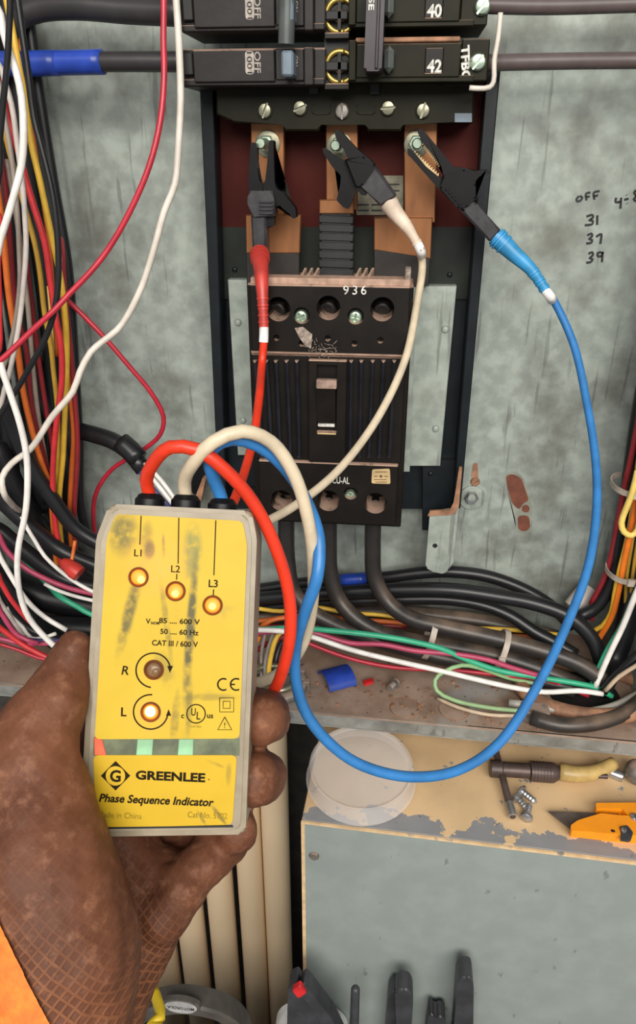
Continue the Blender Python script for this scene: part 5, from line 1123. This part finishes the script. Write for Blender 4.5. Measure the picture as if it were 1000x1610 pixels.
# =================================================================== CLIPS
YC = 0.552
def clip_part(name, poly, t, mat, bev=0.0, dy=0.0, rp=3): return (name, round_poly(poly, rp, 3), YC+dy-t/2, YC+dy+t/2, M[mat], bev)
def boot(parent, pts, w0, w1, mat, band_pts, ribs0, ribs1):
    P = spline([atd(*q) for q in pts], 0.002); L = len(P)-1; k = pxm(P[0])
    def rad(t):
        return k*0.5*(w0+(w1-w0)*min(1, max(0, (t-0.12)/0.7)))
    bt_ = obj('boot', add_tube(NB(), P, rad, 18), M[mat], parent, 'auto')
    for t in ribs0+ribs1:
        i = min(L-1, max(1, int(t*L))); d = (P[i+1]-P[i-1]).normalized(); r = rad(t)
        obj('boot_rib', LA(P[i]-d*0.0007, d, [(0, r*0.9), (0.0002, r*1.14), (0.0014, r*1.14), (0.0016, r*0.9)], 18), M[mat], bt_, 'auto')
    B = spline([atd(*q) for q in band_pts], 0.002)
    obj('marker_sleeve', add_tube(NB(), B, 0.0033, 14), M['band'], parent, 'auto')
def teeth(parent, line, Y, n):
    a, b = at(*line[0], Y), at(*line[1], Y); d = (b-a)/n; nn = Vector((0, -1, 0)).cross(d).normalized()*0.0012
    bm = NB(); base = [a+d*i for i in range(n+1)]
    poly = []
    for i in range(n): poly += [base[i]-nn*0.3, base[i]+d*0.5+nn]
    poly += [base[-1]-nn*0.3, base[-1]-nn*1.6, base[0]-nn*1.6]
    add_prism(bm, poly, (0, 0.006, 0)); obj('teeth', bm, M['sticker'], parent)
def clip(label, cat, parts, root):
    t = thing('alligator_clip', label, cat, at(root[0], root[1], YC), 'clips on the bus bars'); d = {}
    for name, poly, y0, y1, mat, bev in parts: d.setdefault(name, obj(name, pprism(poly, y0, y1, bev), mat, t))
    return t, d
YD = lambda px, py, Y=None: (at(px, py, Y or YC)-CAM).dot(FW)
tr, d = clip('black alligator clip with red rubber boot, gripping the bus bar stud upright', 'alligator clip', [
    clip_part('jaw', [(394, 224), (403, 224), (402, 256), (408, 284), (413, 292), (413, 305), (391, 305), (391, 275)], 0.011, 'clipblack'),
    clip_part('lever_jaw', [(423, 220), (430, 221), (431, 285), (435, 297), (446, 304), (464, 327), (466, 343), (460, 344), (446, 322), (432, 325), (418, 310), (412, 292), (417, 284), (420, 256)], 0.010, 'clipblack', dy=0.001),
    clip_part('grip', [(392, 300), (428, 300), (431, 314), (431, 341), (396, 341), (389, 320), (389, 311)], 0.016, 'clipgrey', dy=-0.001, bev=0.0012),
    clip_part('barrel', [(394, 338), (418, 338), (419, 402), (397, 402)], 0.014, 'clipgrey', bev=0.0015),
    clip_part('latch', [(416, 340), (431, 340), (431, 356), (421, 356), (418, 362)], 0.009, 'clipblack')], (410, 345))
for y in (318, 324, 330, 336): obj('grip_ridge', pprism([(407, y-2), (429, y-2), (429, y+1), (407, y+1)], YC-0.0106, YC-0.008, 0.0003), M['clipgrey'], d['grip'])
boot(tr, [(408, 396, YD(408, 396, .545)), (411, 430, YD(411, 430, .526)), (413, 470, YD(413, 470, .518)), (415, 516, YD(415, 516, .514))], 27, 15, 'bootred', [(415, 514, YD(415, 514, .514)), (415, 526, YD(415, 526, .513)), (414.5, 538, YD(414, 538, .512))], [0.05, 0.10, 0.16], [0.70, 0.76, 0.82, 0.88, 0.94])
tw_, d = clip('black alligator clip with taped dirty white boot, on the middle bus bar', 'alligator clip', [
    clip_part('jaw', [(525, 207), (530, 204), (537, 207), (559, 232), (586, 254), (584, 270), (560, 285), (545, 246), (541, 236), (529, 220)], 0.012, 'clipblack'),
    clip_part('lever_jaw', [(507, 232), (512, 233), (521, 242), (538, 249), (548, 258), (562, 290), (560, 300), (548, 329), (540, 326), (529, 315), (535, 290), (536, 276), (522, 262), (508, 240)], 0.011, 'clipblack', dy=0.002),
    clip_part('grip', [(541, 250), (572, 246), (590, 258), (588, 266), (570, 292), (558, 293)], 0.016, 'clipblack', dy=-0.001, bev=0.0012),
    clip_part('barrel', [(577, 263), (588, 258), (624, 308), (598, 325), (566, 291)], 0.014, 'clipgrey', bev=0.0015),
    clip_part('latch', [(560, 290), (570, 290), (578, 300), (576, 308), (566, 306)], 0.009, 'clipblack')], (567, 291))
boot(tw_, [(607, 312, YD(607, 312)), (620, 332, YD(620, 332)), (641, 358, YD(641, 358)-0.003), (658, 386, YD(658, 386)-0.004)], 29, 15, 'bootwhite', [(657, 384, YD(657, 384)-0.004), (661, 393, YD(661, 393)-0.005), (663, 402, .536)], [], [0.66, 0.95])
tb2, d = clip('black alligator clip with ribbed blue boot, open jaws showing teeth', 'alligator clip', [
    clip_part('lever_jaw', [(656, 206), (661, 202), (668, 207), (714, 263), (731, 263), (746, 269), (768, 266), (771, 274), (754, 277), (747, 286), (753, 305), (748, 316), (725, 310), (698, 278), (694, 262), (676, 237), (664, 223)], 0.011, 'clipblack', dy=0.001),
    clip_part('jaw', [(640, 233), (648, 235), (670, 262), (690, 278), (702, 285), (722, 325), (714, 322), (684, 291), (641, 242)], 0.012, 'clipblack'),
    clip_part('grip', [(696, 276), (730, 266), (748, 290), (748, 312), (735, 326), (720, 328), (692, 296)], 0.016, 'clipblack', dy=-0.001, bev=0.0012),
    clip_part('barrel', [(738, 318), (748, 318), (788, 362), (770, 381), (720, 327)], 0.014, 'clipgrey', bev=0.0015)], (722, 330))
teeth(tb2, ((650, 238), (690, 276)), YC-0.002, 12); teeth(tb2, ((692, 262), (664, 225)), YC-0.002, 12)
for k in range(6): obj('grip_ridge', pprism([(700+5*k, 297+5.5*k), (704+5*k, 293+5.5*k), (706+5*k, 296+5.5*k), (702+5*k, 300+5.5*k)], YC-0.0106, YC-0.008), M['clipblack'], d['grip'])
boot(tb2, [(779, 371, YD(779, 371)), (806, 397, YD(806, 397)-0.003), (835, 424, YD(835, 424)-0.006), (858, 457, YD(858, 457)-0.008)], 29, 16, 'bootblue', [(857, 456, YD(857, 456)-0.008), (864, 465, YD(864, 465)-0.010), (868, 472, .532)], [0.06, 0.12, 0.18], [0.72, 0.78, 0.84, 0.90, 0.96])

# =================================================================== GLOVED HAND
def glovemat():
    m, nt, b = newmat('rust_brown_coated_knit'); v = coord(nt)
    n1 = noise(nt, v, 28, 5); n2 = noise(nt, v, 150, 6, 0.65)
    c = mixc(nt, ramp(nt, n1, 0.3, 0.72), (0.088, 0.031, 0.016), (0.180, 0.068, 0.034))
    c = mixc(nt, math_(nt, 'MULTIPLY', ramp(nt, n2, 0.5, 0.72), 0.6), c, (0.25, 0.115, 0.068))
    c = mixc(nt, math_(nt, 'MULTIPLY', ramp(nt, noise(nt, v, 60, 6, 0.7), 0.56, 0.70), 0.5), c, (0.33, 0.15, 0.075))
    def lines(rot, sc):
        vv = nd(nt, 'ShaderNodeMapping'); vv.inputs['Rotation'].default_value = (0, 0, rot); nt.links.new(v, vv.inputs[0])
        w = nd(nt, 'ShaderNodeTexWave'); w.wave_type = 'BANDS'; w.bands_direction = 'X'; w.inputs['Scale'].default_value = sc; w.inputs['Distortion'].default_value = 1.2; w.inputs['Detail'].default_value = 1; w.inputs['Detail Scale'].default_value = 0.6
        nt.links.new(vv.outputs[0], w.inputs[0]); return w.outputs['Fac']
    g = math_(nt, 'MAXIMUM', ramp(nt, lines(math.radians(38), 98), 0.62, 0.98), ramp(nt, lines(math.radians(-48), 98), 0.62, 0.98))
    s = nd(nt, 'ShaderNodeSeparateXYZ'); nt.links.new(v, s.inputs[0])
    dv = nd(nt, 'ShaderNodeVectorMath', operation='DISTANCE'); nt.links.new(v, dv.inputs[0]); dv.inputs[1].default_value = (-0.040, -0.078, 0.015)
    low = ramp(nt, math_(nt, 'ADD', dv.outputs['Value'], math_(nt, 'MULTIPLY', n1, 0.012)), 0.100, 0.060)
    gm = math_(nt, 'MULTIPLY', g, math_(nt, 'ADD', math_(nt, 'MULTIPLY', low, 0.92), 0.06))
    c = mixc(nt, math_(nt, 'MULTIPLY', gm, 0.62), c, (0.36, 0.135, 0.055))
    nt.links.new(c, b.inputs['Base Color']); b.inputs['Roughness'].default_value = 0.6; b.inputs['Specular IOR Level'].default_value = 0.25
    h = math_(nt, 'ADD', math_(nt, 'MULTIPLY', gm, 1.0), math_(nt, 'MULTIPLY', n2, 0.5)); bump(nt, b, h, 0.6, 0.0009); return m
M['glove'] = glovemat()
M['cuff'] = pmat('orange_knit_cuff', (0.85, 0.17, 0.02), 0.75, var=0.25, vs=160, bmp=0.6, bs_=500)
def capsule_chain(bm, pts):
    """pts: (px, py, depth, radius px) -> overlapping tapered round links"""
    P = [(atd(x, y, dd), r*dd/FPX) for x, y, dd, r in pts]
    for (a, ra), (b, rb) in zip(P, P[1:]):
        n = max(2, int((b-a).length/0.005))
        for k in range(n+1):
            t = k/n; s = NB(); bmesh.ops.create_icosphere(s, subdivisions=3, radius=ra+(rb-ra)*t)
            q = a.lerp(b, t)
            for v in s.verts: v.co += q
            merge(bm, s)
hand = NB()
# thumb and its base
capsule_chain(hand, [(120, 1014, .303, 27), (113, 1034, .302, 32), (102, 1068, .300, 41), (84, 1106, .296, 54), (58, 1150, .292, 66), (44, 1210, .288, 82), (52, 1280, .284, 97), (58, 1335, .280, 110), (72, 1405, .277, 121), (94, 1500, .276, 128), (72, 1600, .276, 138), (30, 1760, .276, 150)])
# palm and outer edge of the hand, behind the tester
capsule_chain(hand, [(150, 1290, .345, 90), (190, 1430, .330, 88), (135, 1570, .315, 100), (60, 1720, .305, 120)])
capsule_chain(hand, [(250, 1390, .335, 60), (228, 1462, .325, 58), (176, 1560, .318, 58)])
capsule_chain(hand, [(120, 1180, .352, 60), (150, 1290, .350, 80)])
# index, middle: run behind the tester and fold round its edge
capsule_chain(hand, [(130, 1160, .360, 42), (300, 1115, .362, 40), (385, 1120, .356, 40), (418, 1126, .338, 42), (410, 1132, .318, 40)])
capsule_chain(hand, [(150, 1260, .362, 42), (300, 1225, .364, 42), (380, 1222, .358, 42), (410, 1222, .338, 44), (401, 1224, .316, 42)])
# ring finger folded under the corner, little finger tucked below
capsule_chain(hand, [(190, 1330, .358, 44), (290, 1330, .358, 42), (352, 1312, .350, 40), (372, 1306, .336, 36)])
capsule_chain(hand, [(350, 1322, .345, 42), (318, 1358, .334, 40), (280, 1390, .326, 38)])
capsule_chain(hand, [(300, 1385, .336, 30), (285, 1400, .325, 40), (255, 1440, .318, 42)])
me0 = bpy.data.meshes.new('h'); hand.to_mesh(me0); hand.free(); ho = bpy.data.objects.new('h', me0); COL.objects.link(ho)
md = ho.modifiers.new('r', 'REMESH'); md.mode = 'VOXEL'; md.voxel_size = 0.0015
ms = ho.modifiers.new('s', 'SMOOTH'); ms.factor = 0.5; ms.iterations = 12
dg = bpy.context.evaluated_depsgraph_get(); dg.update()
me1 = bpy.data.meshes.new_from_object(ho.evaluated_get(dg)); bpy.data.objects.remove(ho)
hand = NB(); hand.from_mesh(me1); hand.normal_update()
from mathutils import noise as mn
for v in hand.verts:
    q = v.co*110; w = mn.noise(q)*0.0008+mn.noise(v.co*55)*0.0013+mn.noise(v.co*260)*0.0003
    v.co += v.normal*w
base = atd(90, 1640, .28)
person = thing('person', 'hand in a rust-brown coated work glove with orange cuff gripping the tester', 'person', base)
# cuff: everything past a slanted line near the wrist
qa, qb = atd(-5, 1485, .25), atd(58, 1618, .25); nrm = (qb-qa).cross(qa-CAM).normalized()
if (atd(0, 1620, .26)-qa).dot(nrm) < 0: nrm = -nrm
cf = hand.copy()
bmesh.ops.bisect_plane(hand, geom=list(hand.verts)+list(hand.edges)+list(hand.faces), plane_co=qa, plane_no=nrm, clear_outer=True)
bmesh.ops.bisect_plane(cf, geom=list(cf.verts)+list(cf.edges)+list(cf.faces), plane_co=qa-nrm*0.004, plane_no=-nrm, clear_outer=True)
cf.normal_update()
for v in cf.verts: v.co += v.normal*0.0016
# glove object keeps camera-facing local axes so that its knit runs along the hand
def glove_obj(name, bm, mat):
    bmesh.ops.recalc_face_normals(bm, faces=bm.faces)
    R = Matrix((TU, TV, TN)).transposed(); Ri = R.inverted(); c = atd(150, 1330, .30)
    for v in bm.verts: v.co = Ri @ (v.co-c)
    me = bpy.data.meshes.new(name); bm.to_mesh(me); bm.free(); me.shade_smooth(); me.materials.append(mat)
    o = bpy.data.objects.new(name, me); finish(o, person, c); o.rotation_euler = R.to_euler(); return o
glove_obj('gloved_hand', hand, M['glove'])
glove_obj('cuff', cf, M['cuff'])
